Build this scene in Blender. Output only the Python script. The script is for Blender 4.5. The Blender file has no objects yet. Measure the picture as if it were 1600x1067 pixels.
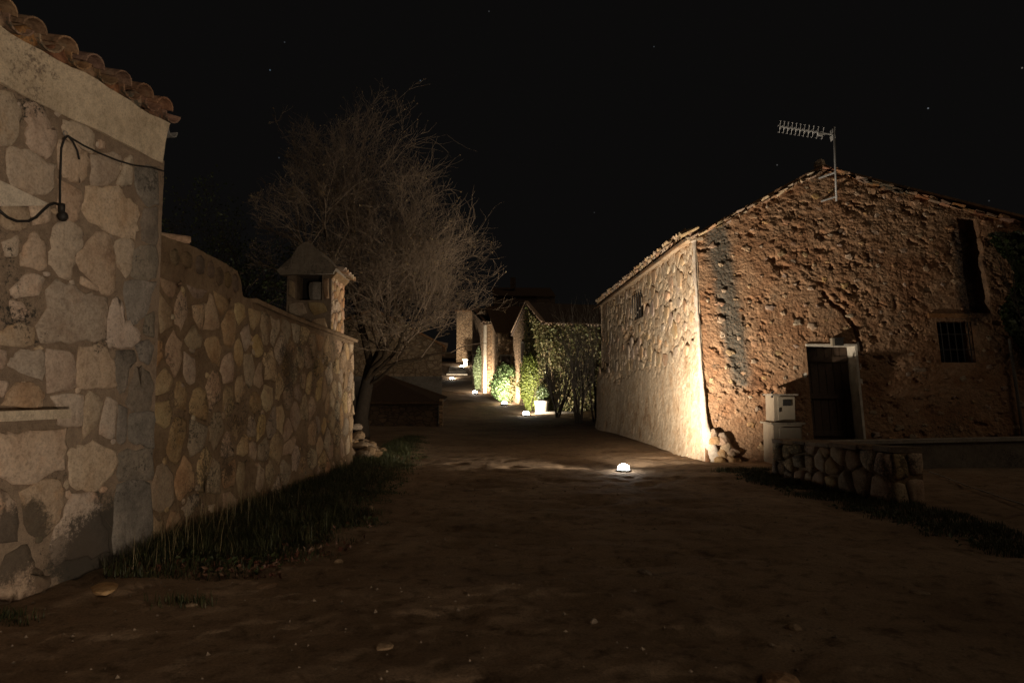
import bpy, bmesh, math, random
import numpy as np
from mathutils import Vector, Matrix, Euler

# ------------------------------------------------------------------ camera, sky, light, exposure
S = bpy.context.scene
COL = S.collection
F = 1067.0            # focal length in photo pixels (24 mm on a 36 mm wide frame)
CAM = Vector((0.0, 0.0, 1.6))
PITCH = math.radians(4.13)
cam_d = bpy.data.cameras.new("camera")
cam_d.lens = 24.0
cam_d.sensor_width = 36.0
cam_d.clip_start = 0.05
cam_d.clip_end = 2000.0
cam = bpy.data.objects.new("camera", cam_d)
COL.objects.link(cam)
cam.location = CAM
cam.rotation_euler = (math.pi / 2 + PITCH, 0, 0)
S.camera = cam

W = bpy.data.worlds.new("World")
S.world = W
W.use_nodes = True
wt = W.node_tree
wn, wl = wt.nodes, wt.links
for n in list(wn):
    wn.remove(n)
w_out = wn.new("ShaderNodeOutputWorld")
w_bg = wn.new("ShaderNodeBackground")
w_tc = wn.new("ShaderNodeTexCoord")
# faint stars: a few small voronoi cells picked out at random over the whole sky
w_vo = wn.new("ShaderNodeTexVoronoi")
w_vo.inputs["Scale"].default_value = 42.0
w_lt = wn.new("ShaderNodeMapRange")
w_lt.inputs["From Min"].default_value = 0.050
w_lt.inputs["From Max"].default_value = 0.012
w_sep = wn.new("ShaderNodeSeparateColor")
w_pick = wn.new("ShaderNodeMapRange")
w_pick.inputs["From Min"].default_value = 0.62
w_pick.inputs["From Max"].default_value = 1.0
w_pick.inputs["To Max"].default_value = 0.22
w_mul = wn.new("ShaderNodeMath"); w_mul.operation = 'MULTIPLY'
w_tint = wn.new("ShaderNodeMixRGB")
w_tint.inputs[1].default_value = (1.0, 0.85, 0.72, 1)
w_tint.inputs[2].default_value = (0.45, 0.72, 1.0, 1)
w_sc = wn.new("ShaderNodeMixRGB"); w_sc.blend_type = 'MULTIPLY'; w_sc.inputs[0].default_value = 1
w_add = wn.new("ShaderNodeMixRGB"); w_add.blend_type = 'ADD'; w_add.inputs[0].default_value = 1
w_add.inputs[1].default_value = (0.00335, 0.0031, 0.0030, 1)
wl.new(w_tc.outputs["Generated"], w_vo.inputs["Vector"])
wl.new(w_vo.outputs["Distance"], w_lt.inputs["Value"])
wl.new(w_vo.outputs["Color"], w_sep.inputs[0])
wl.new(w_sep.outputs[0], w_pick.inputs["Value"])
wl.new(w_lt.outputs[0], w_mul.inputs[0]); wl.new(w_pick.outputs[0], w_mul.inputs[1])
wl.new(w_sep.outputs[1], w_tint.inputs[0])
wl.new(w_tint.outputs[0], w_sc.inputs[1]); wl.new(w_mul.outputs[0], w_sc.inputs[2])
wl.new(w_sc.outputs[0], w_add.inputs[2])
wl.new(w_add.outputs[0], w_bg.inputs[0])
w_bg.inputs[1].default_value = 1.0
wl.new(w_bg.outputs[0], w_out.inputs[0])

sun_d = bpy.data.lights.new("village_glow", 'SUN')
sun_d.energy = 0.18
sun_d.angle = math.radians(28)
sun_d.color = (1.0, 0.77, 0.53)
sun = bpy.data.objects.new("village_glow", sun_d)
COL.objects.link(sun)
sun.rotation_euler = Vector((-0.62, 0.42, -0.62)).to_track_quat('-Z', 'Y').to_euler()

S.view_settings.view_transform = 'Standard'
S.view_settings.look = 'None'
S.view_settings.exposure = 0.0
S.view_settings.gamma = 1.0
S.view_settings.use_curve_mapping = False
S.render.engine = 'CYCLES'
S.cycles.max_bounces = 5
S.cycles.diffuse_bounces = 3
S.cycles.glossy_bounces = 2
S.cycles.use_denoising = True
S.cycles.sample_clamp_indirect = 4.0

# lamp settings gathered here:  spot power, all-round spill power
MAIN_SPOT, MAIN_SPILL = 2950.0, 1300.0
NEAR_SPOT = 1500.0
LAMP_COL = (1.0, 0.84, 0.64)

# ------------------------------------------------------------------ helpers
R = random.Random(7)
RN = np.random.default_rng(11)

def ray(px, py):
    dx, dy = (px - 800.0) / F, (533.5 - py) / F
    cp, sp = math.cos(PITCH), math.sin(PITCH)
    return Vector((dx, cp - dy * sp, sp + dy * cp))

def at_y(px, py, y):
    d = ray(px, py)
    return CAM + d * (y / d.y)

def at_z(px, py, z):
    d = ray(px, py)
    return CAM + d * ((z - CAM.z) / d.z)

class Wall:
    """A vertical plane: s runs along it, z is height, d stands out of it."""
    def __init__(self, ox, oy, ux, uy):
        l = math.hypot(ux, uy)
        self.o = Vector((ox, oy, 0)); self.u = Vector((ux / l, uy / l, 0)); self.n = Vector((uy / l, -ux / l, 0))
    def p(self, s, z, d=0.0):
        return self.o + self.u * s + Vector((0, 0, z)) + self.n * d
    def px(self, px, py):
        r = ray(px, py)
        t = (self.o - CAM).dot(self.n) / r.dot(self.n)
        q = CAM + r * t
        return ((q - self.o).dot(self.u), q.z)

# value noise in numpy
_TAB = RN.random((256, 256))
def vnoise(x, y):
    xi = np.floor(x).astype(int); yi = np.floor(y).astype(int)
    fx = x - xi; fy = y - yi
    fx = fx * fx * (3 - 2 * fx); fy = fy * fy * (3 - 2 * fy)
    a = _TAB[xi & 255, yi & 255]; b = _TAB[(xi + 1) & 255, yi & 255]
    c = _TAB[xi & 255, (yi + 1) & 255]; d = _TAB[(xi + 1) & 255, (yi + 1) & 255]
    return (a * (1 - fx) + b * fx) * (1 - fy) + (c * (1 - fx) + d * fx) * fy
def fbm(x, y, o=4, lac=2.07, g=0.5):
    t = 0; amp = 1; tot = 0
    for i in range(o):
        t = t + amp * (vnoise(x + 17.3 * i, y + 9.1 * i) - 0.5); tot += amp
        amp *= g; x = x * lac; y = y * lac
    return t / tot
def cellnoise(x, y, seed=0):
    """F1 distance, F2-F1 and a random value per cell of a jittered grid."""
    xi = np.floor(x).astype(int); yi = np.floor(y).astype(int)
    f1 = np.full(x.shape, 9.0); f2 = np.full(x.shape, 9.0); rid = np.zeros(x.shape)
    for dx in (-1, 0, 1):
        for dy in (-1, 0, 1):
            cx, cy = xi + dx, yi + dy
            jx = _TAB[(cx + seed) & 255, (cy + 31) & 255]; jy = _TAB[(cx + 57 + seed) & 255, (cy + 91) & 255]
            d = np.hypot(cx + jx - x, cy + jy - y)
            m = d < f1
            f2 = np.where(m, f1, np.minimum(f2, d))
            rid = np.where(m, _TAB[(cx + 120 + seed) & 255, (cy + 7) & 255], rid)
            f1 = np.where(m, d, f1)
    return f1, f2 - f1, rid
def sstep(a, b, x):
    t = np.clip((x - a) / (b - a), 0, 1)
    return t * t * (3 - 2 * t)

_GY = [-400, 17, 28, 38, 46, 56, 66, 76, 100, 140, 500]
_GZ = [0, 0, .02, .25, .74, 1.5, 2.6, 4.6, 7.0, 9.0, 12.0]
def gz(x, y):
    return float(np.interp(y, _GY, _GZ))

def link(o, parent=None):
    COL.objects.link(o)
    if parent is not None:
        o.parent = parent
    return o
def empty(name, loc, label, cat, group=None, rotz=0):
    o = bpy.data.objects.new(name, None)
    o.location = loc; o.rotation_euler = (0, 0, rotz); o.empty_display_size = 0.2
    o["label"] = label; o["category"] = cat
    if group: o["group"] = group
    COL.objects.link(o)
    return o
def tag(o, label=None, cat=None, group=None, kind=None):
    if label: o["label"] = label
    if cat: o["category"] = cat
    if group: o["group"] = group
    if kind: o["kind"] = kind
    return o
def mesh_obj(name, verts, faces, mat, parent=None, smooth=False, world=True):
    """verts in world metres; stored relative to the parent's location (all parents are unrotated when world=True)."""
    off = parent_origin(parent) if (parent is not None and world) else Vector((0, 0, 0))
    me = bpy.data.meshes.new(name)
    if off.length > 0:
        vs = [(v[0] - off.x, v[1] - off.y, v[2] - off.z) for v in verts]
    else:
        vs = [tuple(v) for v in verts]
    me.from_pydata(vs, [], faces)
    me.materials.append(mat)
    if smooth:
        me.polygons.foreach_set("use_smooth", [True] * len(me.polygons))
    me.update()
    return link(bpy.data.objects.new(name, me), parent)
def parent_origin(p):
    o = Vector((0, 0, 0))
    while p is not None:
        o = o + Vector(p.location); p = p.parent
    return o
def grid_obj(name, X, Y, Z, mat, parent=None, flip=False, keep=None, smooth=True):
    off = parent_origin(parent) if parent is not None else Vector((0, 0, 0))
    h, w = X.shape
    V = np.stack([X - off.x, Y - off.y, Z - off.z], -1).reshape(-1, 3)
    I = np.arange(h * w).reshape(h, w)
    q = np.stack([I[:-1, :-1], I[:-1, 1:], I[1:, 1:], I[1:, :-1]], -1).reshape(-1, 4)
    if keep is not None: q = q[keep.reshape(-1)]
    if flip: q = q[:, ::-1]
    return fast_mesh(name, V, q, mat, parent, smooth)
def fast_mesh(name, V, q, mat, parent=None, smooth=False):
    me = bpy.data.meshes.new(name)
    V = np.asarray(V, np.float32); q = np.asarray(q, np.int32)
    k = q.shape[1]
    me.vertices.add(len(V)); me.vertices.foreach_set("co", V.reshape(-1))
    me.loops.add(q.size); me.loops.foreach_set("vertex_index", np.ascontiguousarray(q).reshape(-1))
    me.polygons.add(len(q)); me.polygons.foreach_set("loop_start", np.arange(len(q), dtype=np.int32) * k)
    me.polygons.foreach_set("use_smooth", np.full(len(q), smooth))
    me.materials.append(mat)
    me.update(calc_edges=True); me.validate()
    return link(bpy.data.objects.new(name, me), parent)

class MB:
    """collects simple solids into one mesh"""
    def __init__(s): s.v = []; s.f = []
    def add(s, vs, fs):
        o = len(s.v); s.v += [tuple(v) for v in vs]; s.f += [tuple(i + o for i in f) for f in fs]
        return s
    def box(s, c, sx, sy, sz, rz=0.0, M=None):
        vs = []
        for dx in (-.5, .5):
            for dy in (-.5, .5):
                for dz in (-.5, .5):
                    v = Vector((dx * sx, dy * sy, dz * sz))
                    if M is not None: v = M @ v
                    if rz: v = Matrix.Rotation(rz, 3, 'Z') @ v
                    vs.append(v + Vector(c))
        return s.add(vs, [(0, 1, 3, 2), (4, 6, 7, 5), (0, 4, 5, 1), (2, 3, 7, 6), (0, 2, 6, 4), (1, 5, 7, 3)])
    def bar(s, a, b, w, h=None):
        a = Vector(a); b = Vector(b); h = h or w
        d = (b - a).normalized(); up = Vector((0, 0, 1)) if abs(d.z) < .95 else Vector((1, 0, 0))
        x = d.cross(up).normalized(); y = x.cross(d)
        vs = []
        for e in (a, b):
            for i, j in ((-1, -1), (1, -1), (1, 1), (-1, 1)):
                vs.append(e + x * (i * w / 2) + y * (j * h / 2))
        return s.add(vs, [(0, 1, 2, 3), (7, 6, 5, 4), (0, 4, 5, 1), (1, 5, 6, 2), (2, 6, 7, 3), (3, 7, 4, 0)])
    def tube(s, pts, rad, n=6, cap=True):
        pts = [Vector(p) for p in pts]
        rad = rad if isinstance(rad, (list, tuple)) else [rad] * len(pts)
        rings = []; vs = []; fs = []
        d0 = (pts[1] - pts[0]).normalized()
        ref = Vector((0, 0, 1)) if abs(d0.z) < .9 else Vector((1, 0, 0))
        x = d0.cross(ref).normalized()
        for i, p in enumerate(pts):
            d = (pts[min(i + 1, len(pts) - 1)] - pts[max(i - 1, 0)]).normalized()
            x = (x - d * x.dot(d)).normalized(); y = d.cross(x)
            for k in range(n):
                a = 2 * math.pi * k / n
                vs.append(p + (x * math.cos(a) + y * math.sin(a)) * rad[i])
        for i in range(len(pts) - 1):
            for k in range(n):
                k2 = (k + 1) % n
                fs.append((i * n + k, i * n + k2, (i + 1) * n + k2, (i + 1) * n + k))
        if cap:
            fs.append(tuple(range(n))[::-1]); fs.append(tuple((len(pts) - 1) * n + k for k in range(n)))
        return s.add(vs, fs)
    def lathe(s, c, prof, n=16, M=None):
        vs = []; fs = []
        for r, z in prof:
            for k in range(n):
                a = 2 * math.pi * k / n
                v = Vector((r * math.cos(a), r * math.sin(a), z))
                if M is not None: v = M @ v
                vs.append(v + Vector(c))
        for i in range(len(prof) - 1):
            for k in range(n):
                k2 = (k + 1) % n
                fs.append((i * n + k, i * n + k2, (i + 1) * n + k2, (i + 1) * n + k))
        fs.append(tuple(range(n))[::-1]); fs.append(tuple((len(prof) - 1) * n + k for k in range(n)))
        return s.add(vs, fs)
    def prism(s, poly_a, poly_b):
        n = len(poly_a)
        fs = [tuple(range(n))[::-1], tuple(n + i for i in range(n))]
        for i in range(n):
            j = (i + 1) % n
            fs.append((i, j, n + j, n + i))
        return s.add(list(poly_a) + list(poly_b), fs)
    def build(s, name, mat, parent=None, smooth=False, world=True):
        return mesh_obj(name, s.v, s.f, mat, parent, smooth, world)

# ------------------------------------------------------------------ materials
def new_mat(name):
    m = bpy.data.materials.new(name); m.use_nodes = True
    nt = m.node_tree
    return m, nt, nt.nodes, nt.links, nt.nodes["Principled BSDF"]
def noise_node(nt, vec, scale, detail=4, rough=.6, dist=0.0):
    n = nt.nodes.new("ShaderNodeTexNoise")
    n.inputs["Scale"].default_value = scale; n.inputs["Detail"].default_value = detail
    n.inputs["Roughness"].default_value = rough; n.inputs["Distortion"].default_value = dist
    nt.links.new(vec, n.inputs["Vector"])
    return n
def ramp_node(nt, fac, stops):
    r = nt.nodes.new("ShaderNodeValToRGB"); e = r.color_ramp.elements
    while len(e) < len(stops): e.new(0.5)
    for i, (p, c) in enumerate(stops):
        e[i].position = p; e[i].color = (*c, 1) if len(c) == 3 else c
    nt.links.new(fac, r.inputs[0])
    return r
def mixc(nt, fac, a, b, mode='MIX'):
    m = nt.nodes.new("ShaderNodeMixRGB"); m.blend_type = mode
    for i, v in ((0, fac), (1, a), (2, b)):
        if hasattr(v, "links"): nt.links.new(v, m.inputs[i])
        elif i == 0: m.inputs[0].default_value = v
        else: m.inputs[i].default_value = (*v, 1)
    return m.outputs[0]
def mathn(nt, op, a, b=0.0, clamp=False):
    m = nt.nodes.new("ShaderNodeMath"); m.operation = op; m.use_clamp = clamp
    for i, v in ((0, a), (1, b)):
        if hasattr(v, "links"): nt.links.new(v, m.inputs[i])
        else: m.inputs[i].default_value = v
    return m.outputs[0]
def mrange(nt, v, a, b, c=0.0, d=1.0):
    m = nt.nodes.new("ShaderNodeMapRange"); m.interpolation_type = 'SMOOTHSTEP'
    nt.links.new(v, m.inputs["Value"])
    for k, x in (("From Min", a), ("From Max", b), ("To Min", c), ("To Max", d)): m.inputs[k].default_value = x
    return m.outputs[0]
def rock_mat(name, cols, scale=3.0, var=0.25, hue=0.02, bump=0.5, fine=60.0, lichen=None, lichen_amt=0.0, rough=0.92, bump_dist=0.01, mid=14.0, masks=None, pos_based=True):
    m, nt, N, L, B = new_mat(name)
    geo = N.new("ShaderNodeNewGeometry")
    pos = geo.outputs["Position"]
    oi = N.new("ShaderNodeObjectInfo")
    if not pos_based:
        tc = N.new("ShaderNodeTexCoord"); pos = tc.outputs["Object"]
    off = N.new("ShaderNodeVectorMath"); off.operation = 'MULTIPLY_ADD'
    cv = N.new("ShaderNodeCombineXYZ")
    for i in range(3): L.new(oi.outputs["Random"], cv.inputs[i])
    L.new(cv.outputs[0], off.inputs[0]); off.inputs[1].default_value = (31, 17, 23); L.new(pos, off.inputs[2])
    vec = off.outputs[0]
    n1 = noise_node(nt, vec, scale, 5, .62)
    k = len(cols)
    r = ramp_node(nt, n1.outputs[0], [(0.28 + 0.44 * i / max(1, k - 1), c) for i, c in enumerate(cols)])
    n2 = noise_node(nt, vec, mid, 4, .7)
    c = mixc(nt, 1.0, r.outputs[0], ramp_node(nt, n2.outputs[0], [(.3, (.72, .70, .68)), (.55, (1, 1, 1)), (.75, (1.12, 1.1, 1.06))]).outputs[0], 'MULTIPLY')
    n3 = noise_node(nt, vec, fine, 3, .7)
    c = mixc(nt, .7, c, ramp_node(nt, n3.outputs[0], [(.32, (.62, .6, .58)), (.5, (1, 1, 1)), (.7, (1.15, 1.14, 1.1))]).outputs[0], 'MULTIPLY')
    if lichen is not None:
        la = noise_node(nt, pos, 1.1, 3, .6); lb = noise_node(nt, pos, 26.0, 4, .75)
        mk = mrange(nt, mathn(nt, 'ADD', mathn(nt, 'MULTIPLY', la.outputs[0], .75), mathn(nt, 'MULTIPLY', lb.outputs[0], .55)), .74 - lichen_amt, .84 - lichen_amt)
        c = mixc(nt, mk, c, lichen)
    for fn in (masks or []):
        c = fn(nt, pos, c)
    hsv = N.new("ShaderNodeHueSaturation")
    L.new(c, hsv.inputs["Color"])
    L.new(mathn(nt, 'ADD', mathn(nt, 'MULTIPLY', oi.outputs["Random"], 2 * var), 1 - var), hsv.inputs["Value"])
    rr = mathn(nt, 'FRACT', mathn(nt, 'MULTIPLY', oi.outputs["Random"], 37.7))
    L.new(mathn(nt, 'ADD', mathn(nt, 'MULTIPLY', rr, 2 * hue), .5 - hue), hsv.inputs["Hue"])
    rs = mathn(nt, 'FRACT', mathn(nt, 'MULTIPLY', oi.outputs["Random"], 91.3))
    L.new(mathn(nt, 'ADD', mathn(nt, 'MULTIPLY', rs, .5), .72), hsv.inputs["Saturation"])
    L.new(hsv.outputs[0], B.inputs["Base Color"])
    B.inputs["Roughness"].default_value = rough
    B.inputs["Specular IOR Level"].default_value = .25
    hsum = mathn(nt, 'ADD', mathn(nt, 'MULTIPLY', n2.outputs[0], 1.0), mathn(nt, 'MULTIPLY', n3.outputs[0], .45))
    bp = N.new("ShaderNodeBump"); bp.inputs["Strength"].default_value = bump; bp.inputs["Distance"].default_value = bump_dist
    L.new(hsum, bp.inputs["Height"]); L.new(bp.outputs[0], B.inputs["Normal"])
    return m
def plain_mat(name, col, rough=.7, metal=0.0, noise=.25, scale=20.0, bump=.2):
    m, nt, N, L, B = new_mat(name)
    tc = N.new("ShaderNodeTexCoord")
    n = noise_node(nt, tc.outputs["Object"], scale, 5, .65)
    lo = tuple(x * (1 - noise) for x in col); hi = tuple(min(1, x * (1 + noise)) for x in col)
    r = ramp_node(nt, n.outputs[0], [(.3, lo), (.7, hi)])
    L.new(r.outputs[0], B.inputs["Base Color"])
    B.inputs["Roughness"].default_value = rough; B.inputs["Metallic"].default_value = metal
    bp = N.new("ShaderNodeBump"); bp.inputs["Strength"].default_value = bump; bp.inputs["Distance"].default_value = .004
    L.new(n.outputs[0], bp.inputs["Height"]); L.new(bp.outputs[0], B.inputs["Normal"])
    return m
def leaf_mat(name, cols, trans=.25):
    m, nt, N, L, B = new_mat(name)
    geo = N.new("ShaderNodeNewGeometry")
    k = len(cols)
    r = ramp_node(nt, geo.outputs["Random Per Island"], [(i / max(1, k - 1), c) for i, c in enumerate(cols)])
    L.new(r.outputs[0], B.inputs["Base Color"])
    B.inputs["Roughness"].default_value = .55
    tr = N.new("ShaderNodeBsdfTranslucent"); L.new(r.outputs[0], tr.inputs[0])
    mx = N.new("ShaderNodeMixShader"); mx.inputs[0].default_value = trans
    L.new(B.outputs[0], mx.inputs[1]); L.new(tr.outputs[0], mx.inputs[2])
    L.new(mx.outputs[0], N["Material Output"].inputs[0])
    return m
def emit_mat(name, col, strength):
    m, nt, N, L, B = new_mat(name)
    B.inputs["Base Color"].default_value = (.8, .8, .8, 1)
    B.inputs["Emission Color"].default_value = (*col, 1); B.inputs["Emission Strength"].default_value = strength
    return m

def band_mask(axis, c0, half, soft, col, z0=None, z1=None, amt=.85, wob=.25, slope=0.0):
    """a ragged vertical stain on a wall: a band round coordinate c0 of the given axis"""
    def fn(nt, pos, c):
        sx = nt.nodes.new("ShaderNodeSeparateXYZ"); nt.links.new(pos, sx.inputs[0])
        nz = noise_node(nt, pos, 2.2, 5, .7)
        v = mathn(nt, 'ADD', sx.outputs[axis], mathn(nt, 'MULTIPLY', mathn(nt, 'SUBTRACT', nz.outputs[0], .5), wob * 4))
        v = mathn(nt, 'ADD', v, mathn(nt, 'MULTIPLY', sx.outputs[2], slope))
        d = mathn(nt, 'ABSOLUTE', mathn(nt, 'SUBTRACT', v, c0))
        mk = mrange(nt, d, half + soft, half - soft)
        if z0 is not None:
            nz2 = noise_node(nt, pos, 3.0, 3, .6)
            zz = mathn(nt, 'ADD', sx.outputs[2], mathn(nt, 'MULTIPLY', mathn(nt, 'SUBTRACT', nz2.outputs[0], .5), 1.2))
            mk = mathn(nt, 'MULTIPLY', mk, mathn(nt, 'MULTIPLY', mrange(nt, zz, z0 - .3, z0 + .3), mrange(nt, zz, z1 + .3, z1 - .3)))
        sp = noise_node(nt, pos, 30.0, 4, .75)
        mk = mathn(nt, 'MULTIPLY', mathn(nt, 'MULTIPLY', mk, mrange(nt, sp.outputs[0], .30, .55, .45, 1.0)), amt)
        return mixc(nt, mk, c, col)
    return fn
def patch_mask(center, rad, col, amt=.9, fine=30.0):
    """a blotchy patch of dark lichen round one place"""
    def fn(nt, pos, c):
        d = nt.nodes.new("ShaderNodeVectorMath"); d.operation = 'DISTANCE'
        nt.links.new(pos, d.inputs[0]); d.inputs[1].default_value = center
        n = noise_node(nt, pos, fine, 4, .8); n2 = noise_node(nt, pos, 4.0, 3, .6)
        v = mathn(nt, 'ADD', mathn(nt, 'DIVIDE', d.outputs["Value"], rad), mathn(nt, 'ADD', mathn(nt, 'MULTIPLY', n.outputs[0], .9), mathn(nt, 'MULTIPLY', n2.outputs[0], .8)))
        return mixc(nt, mathn(nt, 'MULTIPLY', mrange(nt, v, 1.75, 1.45), amt), c, col)
    return fn

DARKL = (.055, .05, .042)
M_LSTONE = rock_mat("pale_limestone", [(.45, .335, .25), (.55, .44, .345), (.58, .48, .39), (.56, .40, .28)], 2.6, .16, .012, .95, 45, DARKL, -.03,
                    masks=[patch_mask((-3.66, 6.15, .22), .55, DARKL), patch_mask((-3.8, 5.35, .45), .4, DARKL, .8), patch_mask((-3.72, 5.8, .1), .5, (.1, .08, .06), .7)])
M_QUOIN = rock_mat("grey_quoin_stone", [(.16, .145, .128), (.26, .232, .20), (.35, .305, .26)], 4.0, .15, .01, .9, 45, (.10, .09, .08), .07)
M_LMORT = rock_mat("brown_mortar", [(.24, .17, .115), (.305, .222, .152), (.36, .268, .188)], 2.0, .03, 0, .6, 90, DARKL, .0,
                   masks=[patch_mask((-3.66, 6.15, .22), .6, DARKL)])
M_GSTONE = rock_mat("ochre_wall_stone", [(.25, .165, .10), (.34, .24, .15), (.38, .29, .19), (.36, .24, .13)], 3.0, .24, .014, .95, 42, (.10, .075, .05), .06)
M_GMORT = rock_mat("earth_mortar", [(.15, .10, .062), (.21, .148, .095), (.26, .19, .125)], 2.4, .03, 0, .9, 60, (.08, .06, .04), .02)
M_PLASTER = rock_mat("cream_plaster", [(.55, .47, .37), (.66, .58, .47), (.70, .62, .51)], 1.6, .03, 0, .2, 70, (.24, .2, .165), -.045)
M_TILE = rock_mat("old_clay_tile", [(.16, .10, .062), (.28, .155, .09), (.36, .21, .12), (.25, .19, .13)], 7, .25, .015, .7, 60, (.09, .08, .06), .06, pos_based=False)
M_TILE_PALE = rock_mat("pale_clay_tile", [(.36, .25, .16), (.50, .36, .24), (.56, .44, .31)], 7, .22, .015, .6, 60, None, 0, pos_based=False)
M_GABLE = rock_mat("eroded_earth_render", [(.23, .115, .062), (.325, .18, .10), (.38, .24, .148), (.285, .142, .072)], 1.3, .02, 0, .9, 42, (.13, .10, .07), .0, mid=11, bump_dist=.03,
                   masks=[band_mask(0, 5.55, .27, .15, (.10, .092, .076), 1.7, 5.9, 1.0, .10, .10), band_mask(0, 11.06, .34, .12, (.035, .03, .026), 3.2, 5.75, .97, .07, .0)])
M_RSTONE = rock_mat("rubble_stone", [(.30, .18, .105), (.40, .27, .17), (.46, .34, .23)], 4, .22, .015, .8, 50, None, 0)
M_STREET = rock_mat("worn_lime_plaster", [(.36, .24, .155), (.54, .42, .31), (.62, .52, .41), (.44, .31, .21)], 1.7, .02, 0, .6, 60, (.22, .17, .12), -.05, mid=9, bump_dist=.014)
M_SSTONE = rock_mat("pink_rubble_stone", [(.44, .28, .18), (.54, .39, .265), (.58, .46, .34), (.50, .31, .19)], 4, .12, .014, .8, 55, None, 0)
M_TRIM = rock_mat("cement_edging", [(.36, .28, .19), (.46, .37, .26)], 3, .05, 0, .6, 60)
M_GROUND = None
M_WOODDARK = plain_mat("dark_door_wood", (.060, .036, .022), .7, 0, .35, 14)
M_BLACK = plain_mat("dark_interior", (.012, .010, .009), .9)
M_CABLE = plain_mat("black_cable", (.018, .016, .015), .6)
M_STEEL = plain_mat("galvanised_steel", (.30, .30, .30), .55, .3, .15, 40)
M_ALU = plain_mat("aluminium", (.42, .42, .42), .5, .3, .1, 40)
M_IRON = plain_mat("wrought_iron", (.03, .027, .025), .6, .3)
M_CREAM = plain_mat("cream_cabinet_paint", (.30, .255, .195), .55, 0, .08, 12)
M_CABSIDE = plain_mat("cabinet_masonry", (.31, .255, .19), .85, 0, .12, 8, .4)
M_CONC = rock_mat("grey_concrete", [(.20, .17, .14), (.30, .265, .22), (.36, .32, .27)], 3, .05, 0, .6, 70, (.1, .09, .075), .0)
M_DARKCONC = rock_mat("weathered_concrete", [(.15, .13, .11), (.21, .185, .155)], 3, .05, 0, .5, 60, (.08, .07, .06), .04)
M_WHITE = plain_mat("white_paint", (.62, .57, .49), .8, 0, .25, 6, .4)
M_POT = plain_mat("weathered_white_pot", (.26, .235, .19), .8, 0, .35, 5, .5)
M_RECESS = rock_mat("dark_recess_brown", [(.10, .07, .045), (.17, .12, .08)], 12, .25, .015, .9, 50)  # dark brown stands in for the shade of recessed openings
M_LENS = emit_mat("lamp_glass", (1.0, .96, .88), 80.0)
M_LENSFAR = emit_mat("far_lamp_glass", (1.0, .93, .80), 60.0)
M_BARK = rock_mat("grey_brown_bark", [(.22, .155, .10), (.30, .22, .15), (.36, .275, .195)], 8, .05, 0, .9, 60)
M_TWIG = rock_mat("lichen_grey_twig", [(.15, .105, .068), (.21, .15, .10), (.27, .20, .135)], 5, .05, 0, .5, 60)
M_BARKD = rock_mat("dark_bark", [(.032, .024, .017), (.052, .038, .026)], 8, .05, 0, .8, 60)
M_PALEBARK = rock_mat("pale_twig_bark", [(.16, .13, .10), (.23, .19, .15)], 8, .05, 0, .8, 60)
M_LEAFDRY = leaf_mat("dry_leaf", [(.16, .10, .05), (.24, .16, .07), (.20, .17, .09)])
M_LEAFG = leaf_mat("bright_shrub_leaf", [(.09, .15, .05), (.16, .24, .09), (.24, .31, .14)])
M_LEAFY = leaf_mat("yellow_green_leaf", [(.10, .13, .025), (.17, .20, .04), (.21, .24, .06)])
M_LEAFC = leaf_mat("cypress_leaf", [(.15, .19, .09), (.23, .28, .14), (.30, .34, .19)])
M_LEAFD = leaf_mat("dark_ivy_leaf", [(.022, .035, .012), (.045, .065, .022), (.07, .085, .03)])
M_IVY = leaf_mat("mottled_ivy_leaf", [(.10, .10, .04), (.19, .19, .07), (.28, .21, .10), (.13, .15, .05), (.30, .24, .14)])
M_GRASS = leaf_mat("short_grass", [(.028, .036, .013), (.05, .06, .022), (.09, .085, .035)], .2)
M_STRAW = leaf_mat("dry_stalk", [(.20, .17, .09), (.28, .22, .12)], .2)
M_REDLEAF = leaf_mat("fallen_red_leaf", [(.10, .035, .025), (.16, .07, .045), (.22, .15, .10)], .1)
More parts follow.
